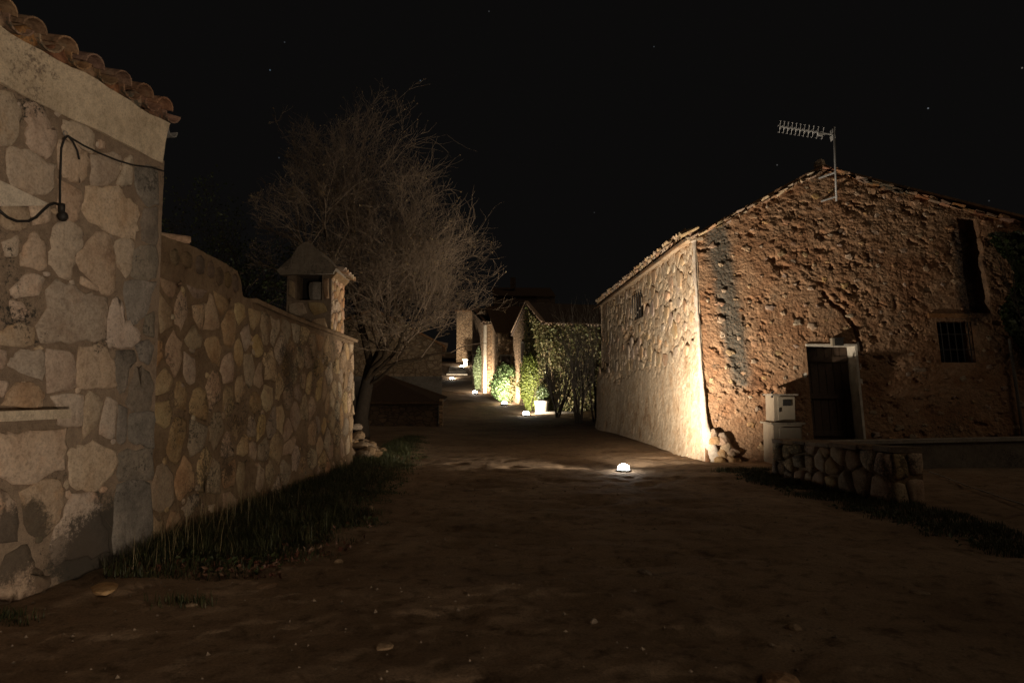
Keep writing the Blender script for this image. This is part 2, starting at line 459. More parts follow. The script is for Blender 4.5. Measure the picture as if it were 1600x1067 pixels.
# ------------------------------------------------------------------ stone builders
def area2(p):
    return sum(p[i][0] * p[(i + 1) % len(p)][1] - p[(i + 1) % len(p)][0] * p[i][1] for i in range(len(p)))
def stone_mesh(name, poly, wall, depth, mat, parent, rng, jit=.05, seg=2, base=-.03, lean=None, curve=None, round_=.16):
    """one irregular stone: outline poly (s, z) on a wall, proud of it by depth, pillowed face."""
    if area2(poly) < 0: poly = poly[::-1]
    n0 = len(poly)
    cx = sum(p[0] for p in poly) / n0; cy = sum(p[1] for p in poly) / n0
    size = math.sqrt(abs(area2(poly)) / 2)
    out = []
    for i in range(n0):
        a, b = poly[i], poly[(i + 1) % n0]
        L = math.hypot(b[0] - a[0], b[1] - a[1])
        k = 1 if L < size * .25 else seg
        for j in range(k):
            t = j / k
            # ease the corners a little so they are broken, not knife sharp
            x = a[0] + (b[0] - a[0]) * t; y = a[1] + (b[1] - a[1]) * t
            x += rng.uniform(-jit, jit) * size; y += rng.uniform(-jit, jit) * size
            if j == 0: x += (cx - x) * .06; y += (cy - y) * .06
            out.append((x, y))
    n = len(out); vs = []; fs = []
    tx, ty = rng.uniform(-.35, .35) * depth / size, rng.uniform(-.35, .35) * depth / size
    for ring, (sc, d) in enumerate(((1.0, base), (1.0, depth * .45), (1 - round_ * .6, depth * .92), (.45, depth * 1.05))):
        for (x, y) in out:
            X = cx + (x - cx) * sc; Y = cy + (y - cy) * sc
            dd = d
            if ring >= 1: dd = d + (tx * (x - cx) + ty * (y - cy)) * (1 if ring > 1 else .5) + rng.uniform(-.10, .10) * depth * (1 if ring > 1 else .4)
            if curve is not None: dd += curve(X, Y)
            vs.append(wall.p(X, Y, dd))
    d = depth * 1.08 + (curve(cx, cy) if curve else 0)
    vs.append(wall.p(cx, cy, d))
    for r in range(3):
        for i in range(n):
            j = (i + 1) % n
            fs.append((r * n + i, r * n + j, (r + 1) * n + j, (r + 1) * n + i))
    for i in range(n):
        fs.append((3 * n + i, 3 * n + (i + 1) % n, 4 * n))
    return mesh_obj(name, vs, fs, mat, parent, smooth=True)

def clip(poly, ax, ay, c):
    """keep the side ax*x + ay*y <= c"""
    res = []
    for i in range(len(poly)):
        p, q = poly[i], poly[(i + 1) % len(poly)]
        dp = ax * p[0] + ay * p[1] - c; dq = ax * q[0] + ay * q[1] - c
        if dp <= 0: res.append(p)
        if (dp < 0 < dq) or (dq < 0 < dp):
            t = dp / (dp - dq); res.append((p[0] + (q[0] - p[0]) * t, p[1] + (q[1] - p[1]) * t))
    return res
def voronoi(sites, box, asp=1.0):
    cells = []
    for i, (x, y) in enumerate(sites):
        poly = [(box[0], box[1]), (box[2], box[1]), (box[2], box[3]), (box[0], box[3])]
        nb = sorted(range(len(sites)), key=lambda k: (sites[k][0] - x) ** 2 + ((sites[k][1] - y) * asp) ** 2)[1:16]
        for k in nb:
            X, Y = sites[k]
            # bisector in the stretched space
            ax, ay = (X - x), (Y - y) * asp * asp
            c = ((X * X - x * x) + (Y * Y - y * y) * asp * asp) / 2
            poly = clip(poly, ax, ay, c)
            if len(poly) < 3: break
        if len(poly) >= 3: cells.append((i, poly))
    return cells
def scatter(box, r0, rng, ok=None, tries=6000, rf=None, cap=400):
    pts = []
    for _ in range(tries):
        x = rng.uniform(box[0], box[2]); y = rng.uniform(box[1], box[3])
        if ok and not ok(x, y): continue
        r = r0 * (rf(x, y) if rf else 1)
        if all((x - a) ** 2 + (y - b) ** 2 > (r * .5 + rr * .5) ** 2 for a, b, rr in pts):
            pts.append((x, y, r * rng.uniform(.75, 1.3)))
            if len(pts) >= cap: break
    return [(a, b) for a, b, c in pts]
def shrink(poly, m):
    cx = sum(p[0] for p in poly) / len(poly); cy = sum(p[1] for p in poly) / len(poly)
    res = []
    for x, y in poly:
        d = math.hypot(x - cx, y - cy)
        k = max(.25, 1 - m / max(d, 1e-4))
        res.append((cx + (x - cx) * k, cy + (y - cy) * k))
    # drop points that nearly coincide
    o = []
    for p in res:
        if not o or math.hypot(p[0] - o[-1][0], p[1] - o[-1][1]) > .025: o.append(p)
    return o if len(o) >= 3 else None
def rand_poly(x, y, r, rng, n=7, asp=1.0):
    a0 = rng.uniform(0, 6.28)
    return [(x + math.cos(a0 + 6.283 * i / n) * r * rng.uniform(.75, 1.2) * asp, y + math.sin(a0 + 6.283 * i / n) * r * rng.uniform(.75, 1.2) / asp) for i in range(n)]
def boulder(name, c, sx, sy, sz, mat, rng, parent=None, rz=None):
    bm = bmesh.new()
    bmesh.ops.create_icosphere(bm, subdivisions=2, radius=1)
    ph = [rng.uniform(0, 6) for _ in range(6)]
    for v in bm.verts:
        p = v.co
        k = 1 + .16 * math.sin(2.3 * p.x + ph[0]) + .14 * math.sin(2.7 * p.y + ph[1] + p.z) + .1 * math.sin(3.9 * p.z + ph[2] + p.x * 2) + rng.uniform(-.05, .05)
        v.co = Vector((p.x * k * sx, p.y * k * sy, max(p.z * k, -.5) * sz))
    me = bpy.data.meshes.new(name); bm.to_mesh(me); bm.free()
    me.materials.append(mat)
    o = bpy.data.objects.new(name, me); o.rotation_euler = (0, 0, rng.uniform(0, 6) if rz is None else rz)
    off = parent_origin(parent) if parent is not None else Vector((0, 0, 0))
    o.location = Vector(c) - off
    return link(o, parent)

# ------------------------------------------------------------------ ground: one sheet out to the far hills
def axis(parts):
    a = []
    for lo, hi, st in parts:
        a += list(np.arange(lo, hi - 1e-6, st))
    a.append(parts[-1][1])
    return np.array(a)
ax = axis([(-300, -60, 30), (-60, -16, 4), (-16, -6, .6), (-6, 9, .055), (9, 18, .4), (18, 60, 4), (60, 300, 30)])
ay = axis([(-60, -8, 6), (-8, 2, .4), (2, 8.5, .036), (8.5, 18, .07), (18, 84, .5), (84, 150, 3), (150, 500, 35)])
GX, GYY = np.meshgrid(ax, ay)
base = np.interp(GYY, _GY, _GZ)
near = sstep(1.5, 3.5, GYY) * sstep(24, 12, GYY) * sstep(-9, -6, GX) * sstep(14, 10, GX)
bum = .05 * fbm(GX * .9, GYY * .9, 4) + .040 * fbm(GX * 2.6 + 5, GYY * 2.6, 3) + .024 * fbm(GX * 8, GYY * 8 + 3, 3, g=.6)
foot = np.minimum(0, fbm(GX * 1.7 + 40, GYY * 2.6 + 11, 3) + .05) * .22       # scuffed hollows
f1, f2, rid = cellnoise(GX * 11, GYY * 11, 3)
peb = np.where(rid > .90, np.clip(.30 - f1, 0, 1) * .055 * (rid - .6) * 2, 0)
verge = .06 * sstep(-2.2, -3.2, GX) * sstep(5, 7, GYY)
GZZ = base + near * (.75 * bum + np.maximum(foot, -.055) + peb) + (1 - near) * .1 * fbm(GX * .25, GYY * .25, 3) * sstep(10, 30, GYY) + verge
def ground_at(x, y):
    i = int(np.clip(np.searchsorted(ay, y), 1, len(ay) - 1)); j = int(np.clip(np.searchsorted(ax, x), 1, len(ax) - 1))
    return float(GZZ[i, j])

def make_ground_mat():
    m, nt, N, L, B = new_mat("dirt_road")
    pos = N.new("ShaderNodeNewGeometry").outputs["Position"]
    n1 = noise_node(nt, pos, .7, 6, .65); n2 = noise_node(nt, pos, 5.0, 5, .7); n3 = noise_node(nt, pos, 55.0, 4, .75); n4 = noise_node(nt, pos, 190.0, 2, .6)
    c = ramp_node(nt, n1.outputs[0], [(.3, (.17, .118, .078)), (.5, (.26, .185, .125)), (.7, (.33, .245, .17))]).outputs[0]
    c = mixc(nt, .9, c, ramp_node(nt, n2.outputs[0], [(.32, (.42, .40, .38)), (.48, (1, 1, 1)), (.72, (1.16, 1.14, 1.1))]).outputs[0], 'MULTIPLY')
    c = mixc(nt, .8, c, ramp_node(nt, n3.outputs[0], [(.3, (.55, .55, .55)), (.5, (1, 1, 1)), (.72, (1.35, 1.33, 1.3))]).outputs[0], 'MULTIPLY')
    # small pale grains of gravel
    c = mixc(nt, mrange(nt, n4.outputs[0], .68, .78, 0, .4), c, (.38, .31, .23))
    L.new(c, B.inputs["Base Color"]); B.inputs["Roughness"].default_value = .95; B.inputs["Specular IOR Level"].default_value = .15
    bp = N.new("ShaderNodeBump"); bp.inputs["Strength"].default_value = .7; bp.inputs["Distance"].default_value = .012
    L.new(mathn(nt, 'ADD', n3.outputs[0], mathn(nt, 'MULTIPLY', n4.outputs[0], .5)), bp.inputs["Height"])
    L.new(bp.outputs[0], B.inputs["Normal"])
    return m
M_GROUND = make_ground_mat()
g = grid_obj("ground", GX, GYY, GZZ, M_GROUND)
tag(g, "bare brown dirt lane with scuffed hollows", kind="structure")

# ------------------------------------------------------------------ stone house at the left edge
LH = Wall(-3.54, 6.80, .174, .985)
lh = empty("stone_house", LH.o, "pale stone house with clay tile eave and grey corner stones, cut by the picture edge", "house")
inw = -LH.n
# wall core: mortar face with slight relief, plus the body behind it
ss = np.linspace(-4.6, .0, 150); zz = np.linspace(-.25, 3.93, 140)
SS, ZZ = np.meshgrid(ss, zz)
D = .010 * fbm(SS * 4, ZZ * 4, 4) + .006 * fbm(SS * 22, ZZ * 22, 2)
P = [LH.o[i] + LH.u[i] * SS + LH.n[i] * D for i in range(2)]
grid_obj("wall", P[0], P[1], ZZ, M_LMORT, lh)
b = MB()
c0 = LH.p(-4.6, -.25, -.02); c1 = LH.p(.0, -.25, -.02)
pl = [c0, c1, c1 + inw * 6, c0 + inw * 6]
b.prism(pl, [p + Vector((0, 0, 4.38)) for p in pl])
b.build("wall", M_LMORT, lh)
# corner edging in smooth render, running up to the gutter
b = MB(); q0 = LH.p(.012, -.2, -.10); b.box(q0 + Vector((0, 0, 2.2)), .12, .03, 4.4, math.atan2(LH.n.y, LH.n.x))
b.build("corner_edging", M_PLASTER, lh)
TR = [
 [(-40,140),(20,148),(30,180),(24,225),(-30,218)],
 [(38,165),(49,160),(66,171),(77,197),(88,206),(77,245),(56,238),(40,221),(43,195)],
 [(99,188),(124,195),(144,208),(146,238),(124,231),(98,210)],
 [(153,219),(162,222),(161,233),(153,232)],
 [(11,231),(38,234),(71,255),(84,259),(79,300),(52,304),(15,285)],
 [(92,221),(124,232),(136,244),(133,277),(120,287),(99,276),(92,259)],
 [(142,244),(176,238),(189,249),(180,277),(161,292),(142,287)],
 [(195,247),(206,244),(204,285),(191,292),(182,287)],
 [(90,281),(126,300),(122,336),(112,346),(90,338)],
 [(135,294),(180,292),(195,307),(212,319),(214,349),(204,375),(165,360),(131,334)],
 [(84,350),(111,347),(128,366),(123,393),(115,399),(107,435),(79,417),(80,386)],
 [(157,361),(174,378),(177,455),(167,461),(131,427),(118,402),(131,386)],
 [(179,376),(197,373),(208,381),(200,434),(184,420),(177,399)],
 [(126,432),(151,448),(149,455),(126,445)],
 [(3,380),(28,366),(25,401),(7,399)],
 [(52,363),(69,386),(69,422),(31,416),(33,393)],
 [(43,425),(66,437),(57,463),(23,465),(15,452)],
 [(85,432),(102,445),(128,457),(161,466),(162,532),(125,529),(61,538),(62,498),(70,481)],
 [(15,470),(31,471),(46,491),(43,499),(20,499)],
 [(0,517),(26,504),(51,511),(51,537),(29,543),(-5,537)],
 [(172,475),(184,466),(195,498),(215,517),(215,534),(189,545),(166,534)],
 [(13,573),(20,558),(33,548),(66,548),(66,593),(52,591)],
 [(-15,548),(10,547),(5,576),(-15,576)],
 [(72,543),(115,557),(116,606),(74,614)],
 [(121,543),(164,540),(179,576),(179,604),(121,607)],
 [(23,599),(49,598),(66,612),(62,637),(4,634)],
 [(-14,592),(12,597),(0,622)],
 [(79,619),(128,616),(125,665),(92,665),(90,640)],
 [(138,612),(161,629),(148,665),(130,684),(131,635)],
 [(166,622),(182,629),(177,683),(154,678)],
 [(-10,680),(23,677),(100,671),(96,732),(35,754),(-10,738)],
 [(105,716),(117,699),(145,691),(180,705),(180,732),(148,769),(113,759)],
 [(31,767),(78,748),(98,763),(94,802),(74,838),(43,830)],
 [(113,775),(150,771),(156,802),(168,861),(117,869),(84,884),(80,845)],
 [(-10,755),(23,787),(27,845),(-10,845)],
 [(10,870),(39,850),(51,884),(74,904),(66,935),(-20,930)],
 [(6,312),(40,326),(44,352),(20,362),(0,350)],
 [(46,322),(74,316),(76,345),(52,352)],
]
TQ = [
 [(212,262),(244,262),(247,319),(229,321),(212,296)],
 [(225,326),(246,326),(244,383),(221,375),(219,349)],
 [(210,389),(244,386),(243,434),(210,437),(203,425)],
 [(193,443),(243,440),(230,481),(213,507),(200,498)],
 [(226,494),(240,488),(238,527),(223,520)],
 [(182,550),(207,547),(210,563),(200,576),(195,609),(187,614),(177,583)],
 [(210,540),(230,532),(239,543),(233,570),(220,563)],
 [(210,576),(223,576),(238,596),(233,639),(210,643),(197,629)],
 [(203,648),(238,642),(238,698),(200,688)],
 [(184,632),(198,640),(196,690),(182,690)],
 [(184,706),(236,702),(236,748),(186,752)],
 [(183,759),(235,753),(236,861),(176,869)],
]
rs = random.Random(3)
for i, t in enumerate(TR + TQ):
    mx_ = sum(p[0] for p in t) / len(t); my_ = sum(p[1] for p in t) / len(t)
    poly = [LH.px(mx_ + (p[0] - mx_) * 1.10, my_ + (p[1] - my_) * 1.09) for p in t]
    stone_mesh("stone", poly, LH, rs.uniform(.010, .028), M_LSTONE if i < len(TR) else M_QUOIN, lh, rs, jit=.05, seg=4, round_=.12)
for t in [(28,168,7), (148,168,6), (90,176,5), (60,262,5), (152,226,5), (188,262,6), (84,330,5), (170,372,6), (112,442,5), (72,428,5), (170,538,5), (60,545,5), (122,609,5), (132,672,6), (104,756,6), (28,690,4), (160,764,6), (60,842,6), (200,458,5), (36,598,4), (176,690,5), (106,772,6)]:
    s, z = LH.px(t[0], t[1]); stone_mesh("stone", rand_poly(s, z, t[2] / 150, rs, 6, rs.uniform(.8, 1.3)), LH, rs.uniform(.006, .016), M_LSTONE, lh, rs, jit=.12, seg=1, round_=.15)
# more stones on the stretch of wall beyond the picture edge
pts = scatter((-4.5, .1, -1.95, 3.8), .42, rs, cap=40)
for i, poly in voronoi(pts, (-4.55, .0, -1.86, 3.85)):
    p = shrink(poly, .05)
    if p: stone_mesh("stone", p, LH, rs.uniform(.012, .026), M_LSTONE, lh, rs, jit=.035, seg=2, round_=.10)
# plaster cove under the eave
prof = [(0.0, 3.90), (.022, 3.90), (.026, 3.965), (.030, 3.985), (.036, 4.10), (.050, 4.20), (.068, 4.27), (.080, 4.30), (0.0, 4.34)]
n = len(prof); sl = np.linspace(-4.6, -.04, 34)
vs = []; fs = []
for s in sl:
    for d, z in prof:
        w = .010 * math.sin(s * 5.1 + z * 3) + .006 * math.sin(s * 13 + d * 40)
        vs.append(LH.p(s, z + w * (1 if z > 4.2 else .3), d + (w if d > .01 else 0)))
for i in range(len(sl) - 1):
    for k in range(n - 1):
        fs.append((i * n + k, (i + 1) * n + k, (i + 1) * n + k + 1, i * n + k + 1))
fs.append(tuple(range((len(sl) - 1) * n, len(sl) * n)))
mesh_obj("cornice", vs, fs, M_PLASTER, lh)
# barrel tile: half pipe shell, tapered, along +y (rising), open end at y=0
def tile_mesh(name, r0, r1, L, th, cap, mat, n=9, wav=.0):
    vs = []; fs = []
    for y, r in ((0, r0), (L * .5, (r0 + r1) / 2), (L, r1)):
        for rr in (r, r - th):
            for k in range(n):
                a = math.pi * k / (n - 1)
                z = math.sin(a) * rr * (.86 if cap else .8)
                vs.append((math.cos(a) * rr, y, z if cap else -z))
    m = 2 * n
    for j in range(2):
        for k in range(n - 1):
            o = j * m
            fs.append((o + k, o + k + 1, o + m + k + 1, o + m + k))
            fs.append((o + n + k + 1, o + n + k, o + m + n + k, o + m + n + k + 1))
        for k in (0, n - 1):
            o = j * m
            fs.append((o + k, o + m + k, o + m + n + k, o + n + k))
    for o in (0, 2 * m):
        for k in range(n - 1):
            fs.append((o + k, o + n + k, o + n + k + 1, o + k + 1))
    me = bpy.data.meshes.new(name); me.from_pydata(vs, [], fs); me.materials.append(mat)
    bm = bmesh.new(); bm.from_mesh(me); bmesh.ops.recalc_face_normals(bm, faces=bm.faces); bm.to_mesh(me); bm.free()
    return me
ME_CAP = tile_mesh("barrel_tile", .112, .088, .46, .016, True, M_TILE)
ME_CHAN = tile_mesh("channel_tile", .115, .09, .46, .016, False, M_TILE)
rot = math.atan2(inw.y, inw.x) - math.pi / 2
for i in range(16):
    s = -.02 - i * .295 + R.uniform(-.015, .015)
    for row in range(3):
        for me, ds, dz in ((ME_CHAN, 0, .105), (ME_CAP, .1475, .115)):
            o = bpy.data.objects.new("eave_tile", me)
            pos = LH.p(s - ds, 4.30 + dz + row * .125, .125 - row * .36 + R.uniform(-.025, .025))
            o.location = pos - LH.o
            o.rotation_euler = Euler((math.radians(17 + R.uniform(-3, 3)), R.uniform(-.09, .09), rot + R.uniform(-.06, .06)))
            link(o, lh)
# mortar bedding between tile ends
for i in range(16):
    s = -.02 - i * .295
    pts_ = [(s - .1475 + math.cos(a) * .085, 4.375 + math.sin(a) * .085) for a in np.linspace(0, 6.283, 11)[:-1]]
    stone_mesh("bedding", pts_, LH, .05, M_TILE, lh, rs, jit=.05, seg=1, base=-.05)
# roof slope behind the first rows
b = MB()
a0, a1 = LH.p(-4.6, 4.42, -.40), LH.p(.15, 4.42, -.40)
up = inw * 5.4 + Vector((0, 0, 1.7))
b.prism([a0, a1, a1 + up, a0 + up], [p + Vector((0, 0, .16)) for p in (a0, a1, a1 + up, a0 + up)])
b.build("roof", M_TILE, lh)
# gutter along the far eave, seen end-on at the corner
b = MB()
for k in range(8):
    a0, a1 = math.pi + math.pi * k / 8, math.pi + math.pi * (k + 1) / 8
    def gp(a, r, t): return LH.p(.05 + math.cos(a) * r, 4.27 + math.sin(a) * r, .05 - t)
    b.add([gp(a0, .075, 0), gp(a1, .075, 0), gp(a1, .062, 0), gp(a0, .062, 0), gp(a0, .075, 5), gp(a1, .075, 5), gp(a1, .062, 5), gp(a0, .062, 5)],
          [(0, 1, 2, 3), (7, 6, 5, 4), (0, 4, 5, 1), (2, 6, 7, 3)])
b.build("gutter", M_STEEL, lh)
b = MB(); b.tube([LH.p(.10, 4.26, -.12), LH.p(.06, 4.10, -.12), LH.p(.055, 2.4, -.12), LH.p(.05, .1, -.12)], .04, 10); b.build("downpipe", M_PLASTER, lh)
# window ledge and little canopy above it at the picture edge
sA, zA = LH.px(88, 646)
b = MB(); c = LH.p(sA - .9, zA, .06); b.box(c, 1.8, .16, .075, math.atan2(LH.u.y, LH.u.x)); b.build("window_sill", M_PLASTER, lh)
b = MB(); wp = [LH.px(*p) for p in ((-60, 323), (58, 322), (66, 318), (-60, 258))]
b.prism([LH.p(s, z, .05) for s, z in wp], [LH.p(s, z, -.05) for s, z in wp]); b.f = [f[::-1] for f in b.f]; b.build("plaster_ledge", M_PLASTER, lh)

# cable with an empty bulb socket
hb = empty("hanging_socket", LH.p(-.9, 2.6, .05), "black cable with a round bulb socket hanging on the pale stone house", "lamp socket")
def onl(px, py, d=.035):
    s, z = LH.px(px, py); return LH.p(s, z, d)
b = MB()
b.tube([onl(251, 268, .03), onl(232, 262), onl(205, 259), onl(180, 252), onl(150, 240), onl(125, 228), onl(108, 218), onl(98, 213, .05), onl(92, 218, .05), onl(90, 232), onl(89, 260), onl(88, 290), onl(88, 318), onl(88, 332, .05)], .0085, 6)
b.tube([onl(86, 320), onl(79, 318), onl(70, 321), onl(60, 330), onl(50, 340), onl(38, 346), onl(20, 346), onl(5, 340), onl(-12, 326)], .011, 6)
b.tube([onl(98, 213, .05), onl(108, 222), onl(115, 236), onl(118, 250)], .009, 6)
b.build("cable", M_CABLE, hb, True)
b = MB(); b.tube([onl(88, 319, .05), onl(88, 332, .05)], .026, 10); b.build("socket", M_CABLE, hb, True)
b = MB(); cc = onl(88, 339, .06); b.lathe(cc, [(.002, -.042), (.026, -.034), (.04, -.012), (.04, .012), (.028, .034), (.012, .042)], 12); b.build("bulb", M_CABLE, hb, True)
b = MB(); cc = onl(97, 209, .03)
b.tube([cc + LH.u * (.02 * math.cos(a)) + Vector((0, 0, .02 * math.sin(a))) for a in np.linspace(0, 6.0, 10)], .004, 5); b.build("ring_hook", M_STEEL, hb, True)

# ------------------------------------------------------------------ garden wall
GW = Wall(-3.57, 6.80, .0365, 1.0)
gw = empty("garden_wall", GW.o, "ochre rubble garden wall with stepped top between the pale stone house and the lane", "wall")
TOPPX = [(250, 366), (262, 370), (285, 378), (305, 387), (330, 400), (352, 412), (372, 424), (378, 440), (380, 462), (395, 472), (420, 483), (450, 496), (480, 508), (515, 520), (553, 534)]
top = [GW.px(*p) for p in TOPPX]
ts = [p[0] for p in top]; tz = [p[1] for p in top]
sEnd = top[-1][0]
ss = np.linspace(-.05, sEnd, 230); hh = np.linspace(0, 1, 90)
SS, HH = np.meshgrid(ss, hh)
TOPZ = np.interp(SS, ts, tz) + .02 * fbm(SS * 5, SS * 0, 3)
ZZ = -.2 + (TOPZ + .2) * HH
D = .05 * fbm(SS * 2.2, ZZ * 2.2, 4) + .022 * fbm(SS * 10, ZZ * 10, 3) + .03 * sstep(.5, 0, ZZ)
D = D * sstep(0, .06, HH) + 0
P = [GW.o[i] + GW.u[i] * SS + GW.n[i] * D for i in range(2)]
grid_obj("mortar_face", P[0], P[1], ZZ, M_GMORT, gw)
poly = [(-.05, -.2)] + [(sEnd, -.2)] + [(s, z - .012) for s, z in reversed(list(zip(ts, tz)))]
b = MB(); b.prism([GW.p(s, z, -.03) for s, z in poly][::-1], [GW.p(s, z, -.40) for s, z in poly][::-1]); b.build("wall_core", M_GMORT, gw)
# flat coping on the lower stretch, ending in a lip
cs = [(s, z) for s, z in zip(ts, tz) if s >= GW.px(395, 472)[0] - .01]
b = MB()
for (s0, z0), (s1, z1) in zip(cs[:-1], cs[1:]):
    e = .09 if s1 == cs[-1][0] else 0
    b.prism([GW.p(s0, z0 - .01, .05), GW.p(s1 + e, z1 - .01, .05), GW.p(s1 + e, z1 - .01, -.44), GW.p(s0, z0 - .01, -.44)],
            [GW.p(s0, z0 + .05, .06), GW.p(s1 + e, z1 + .045, .06), GW.p(s1 + e, z1 + .045, -.44), GW.p(s0, z0 + .05, -.44)])
b.build("coping", M_GMORT, gw)
rs = random.Random(21)
zlow = lambda s: np.interp(s, ts, tz)
def gok(x, y): return y < min(zlow(x), 2.86 - .02 * x) - .10
pts = scatter((.02, .05, sEnd, 3.0), .315, rs, gok, 9000, rf=lambda x, y: rs.uniform(.7, 1.45), cap=240)
for i, poly in voronoi(pts, (.02, .0, sEnd - .02, 2.86), .85):
    poly = [(x, min(y, min(float(zlow(x)), 2.84 - .02 * x) - .05)) for x, y in poly]
    p = shrink(poly, rs.uniform(.025, .07))
    if rs.random() < .10: continue
    if p and abs(area2(p)) > .012: stone_mesh("stone", p, GW, rs.uniform(.008, .042), M_GSTONE, gw, rs, jit=.11, seg=2, round_=.24, base=-.06, curve=lambda s, z: float(.05 * fbm(np.array([s * 2.2]), np.array([z * 2.2]), 4)[0]))
gcurve = lambda s, z: float(.05 * fbm(np.array([s * 2.2]), np.array([z * 2.2]), 4)[0])
for _ in range(75):
    x = rs.uniform(.1, sEnd - .1); y = rs.uniform(.1, 2.7)
    if not gok(x, y + .08): continue
    stone_mesh("stone", rand_poly(x, y, rs.uniform(.03, .065), rs, 6, rs.uniform(.7, 1.3)), GW, rs.uniform(.012, .03), M_GSTONE, gw, rs, jit=.12, seg=1, round_=.25, base=-.06, curve=gcurve)
# plastered raised part with upright ovals, recess darkness put into their brown colour
for (px, py, w, h) in ((273, 402, 12, 30), (291, 406, 15, 32), (312, 414, 13, 36), (328, 421, 10, 34), (342, 432, 11, 34), (355, 437, 9, 32), (367, 443, 8, 32)):
    s, z = GW.px(px, py); s1, z1 = GW.px(px + w, py + h)
    rx, rz = abs(s1 - s) / 2 * 1.05, abs(z1 - z) / 2 * 1.05
    poly = [(s + math.cos(a) * rx, z + math.sin(a) * rz) for a in np.linspace(0, 6.283, 9)[:-1]]
    stone_mesh("recess_oval", poly, GW, .028, M_RECESS, gw, rs, jit=.05, seg=1, round_=.4, base=-.05)
# a loose tile lying on top of the wall by the house
o = bpy.data.objects.new("loose_roof_tile", tile_mesh("loose_tile", .10, .085, .30, .016, True, M_TILE_PALE))
s, z = GW.px(268, 371); o.location = GW.p(s + .12, z + .0, -.20); o.rotation_euler = (.0, .1, math.radians(-60)); link(o)
tag(o, "single curved clay tile lying on the garden wall top beside the pale house corner", "roof tile")

# ------------------------------------------------------------------ chimney behind the garden wall
CW = Wall(*(at_y(447, 500, 12.9).xy), 1, 0.02)
cz0 = 0.0
ch = empty("garden_chimney", CW.p(0, cz0), "small stone chimney with a bell-shaped concrete hood and square opening behind the garden wall", "chimney")
def cpx(px, py): return CW.px(px, py)
sL, sR = cpx(447, 500)[0], cpx(517, 500)[0]
zT = cpx(480, 428)[1]; zO0 = cpx(480, 469)[1]; sO0, sO1 = cpx(463, 450)[0], cpx(503, 450)[0]
dep = 1.05
def boxs(b, s0, s1, z0, z1, d0, d1):
    c = CW.p((s0 + s1) / 2, (z0 + z1) / 2, (d0 + d1) / 2)
    b.box(c, s1 - s0, abs(d1 - d0), z1 - z0, math.atan2(CW.u.y, CW.u.x))
b = MB()
boxs(b, sL, sR, -.1, zO0, 0, -dep); boxs(b, sL, sO0, zO0 + .002, zT, 0, -dep); boxs(b, sO1, sR, zO0 + .002, zT, 0, -dep)
b.build("chimney_body", M_GMORT, ch)
b = MB(); boxs(b, sO0 + .002, sO1 - .002, zO0 + .002, zT, -.42, -dep + .01); b.build("flue_back", M_BLACK, ch)
b = MB(); c = CW.p(sO0 + (sO1 - sO0) * .72, zO0 + .004, -.25); b.lathe(c, [(.15, 0), (.18, .12), (.19, .30), (.17, .36)], 10); b.build("flue_pot", M_CONC, ch)
# bell hood: eave outline flaring, cut like a pagoda in front view
hood = [(435, 424), (440, 431), (522, 429), (527, 420), (519, 413), (506, 402), (494, 388), (484, 380), (478, 380), (467, 388), (458, 403), (447, 412)]
hp = [cpx(*p) for p in hood]
if area2(hp) < 0: hp = hp[::-1]
b = MB(); b.prism([CW.p(s, z, .10) for s, z in hp], [CW.p(s, z, -dep - .1) for s, z in hp]); b.f = [f[::-1] for f in b.f]
b.build("hood", M_DARKCONC, ch)
rs = random.Random(5)
for t in ([(452, 474), (474, 472), (480, 490), (462, 496), (450, 490)], [(480, 472), (506, 474), (512, 486), (490, 494)], [(452, 500), (476, 496), (484, 514), (462, 520), (450, 514)], [(488, 500), (508, 496), (513, 516), (496, 522), (484, 516)], [(452, 436), (461, 440), (461, 466), (450, 462)], [(505, 436), (514, 434), (514, 466), (506, 468)], [(455, 524), (480, 522), (482, 545), (455, 545)], [(488, 527), (512, 525), (513, 548), (489, 548)]):
    stone_mesh("stone", [cpx(*p) for p in t], CW, .02, M_GSTONE, ch, rs, jit=.05, seg=2, round_=.25)
# its street side: rough stones that catch the lamp
CS = Wall(*(CW.p(sR, 0, 0).xy), -.02, 1.0)
for i, poly in voronoi(scatter((0, 2.35, dep, zT), .17, rs, cap=60), (.01, 2.35, dep - .01, zT - .005)):
    p = shrink(poly, .022)
    if p: stone_mesh("stone", p, CS, rs.uniform(.015, .035), M_RSTONE, ch, rs, jit=.06, seg=1, round_=.3)
# tile ends poking out at the eave on the street side
ME_CHIM = tile_mesh("chimney_tile", .112, .088, .40, .02, True, M_TILE_PALE)
for k in range(5):
    o = bpy.data.objects.new("roof_tile", ME_CHIM); q = CS.p(.06 + k * .21, zT + .06 - .01 * k, .24)
    o.location = q - ch.location; o.scale = (.8, .8, .8)
    o.rotation_euler = (math.radians(14), 0, math.pi / 2 + R.uniform(-.05, .05)); link(o, ch)
b = MB(); b.prism([CS.p(-.02, zT - .10, 0), CS.p(-.02, zT + .08, -.06), CS.p(-.02, zT + .03, .11), CS.p(-.02, zT - .0, .09)], [CS.p(dep, zT - .10, 0), CS.p(dep, zT + .08, -.06), CS.p(dep, zT + .03, .11), CS.p(dep, zT - .0, .09)])
b.build("eave_bed", M_GMORT, ch)

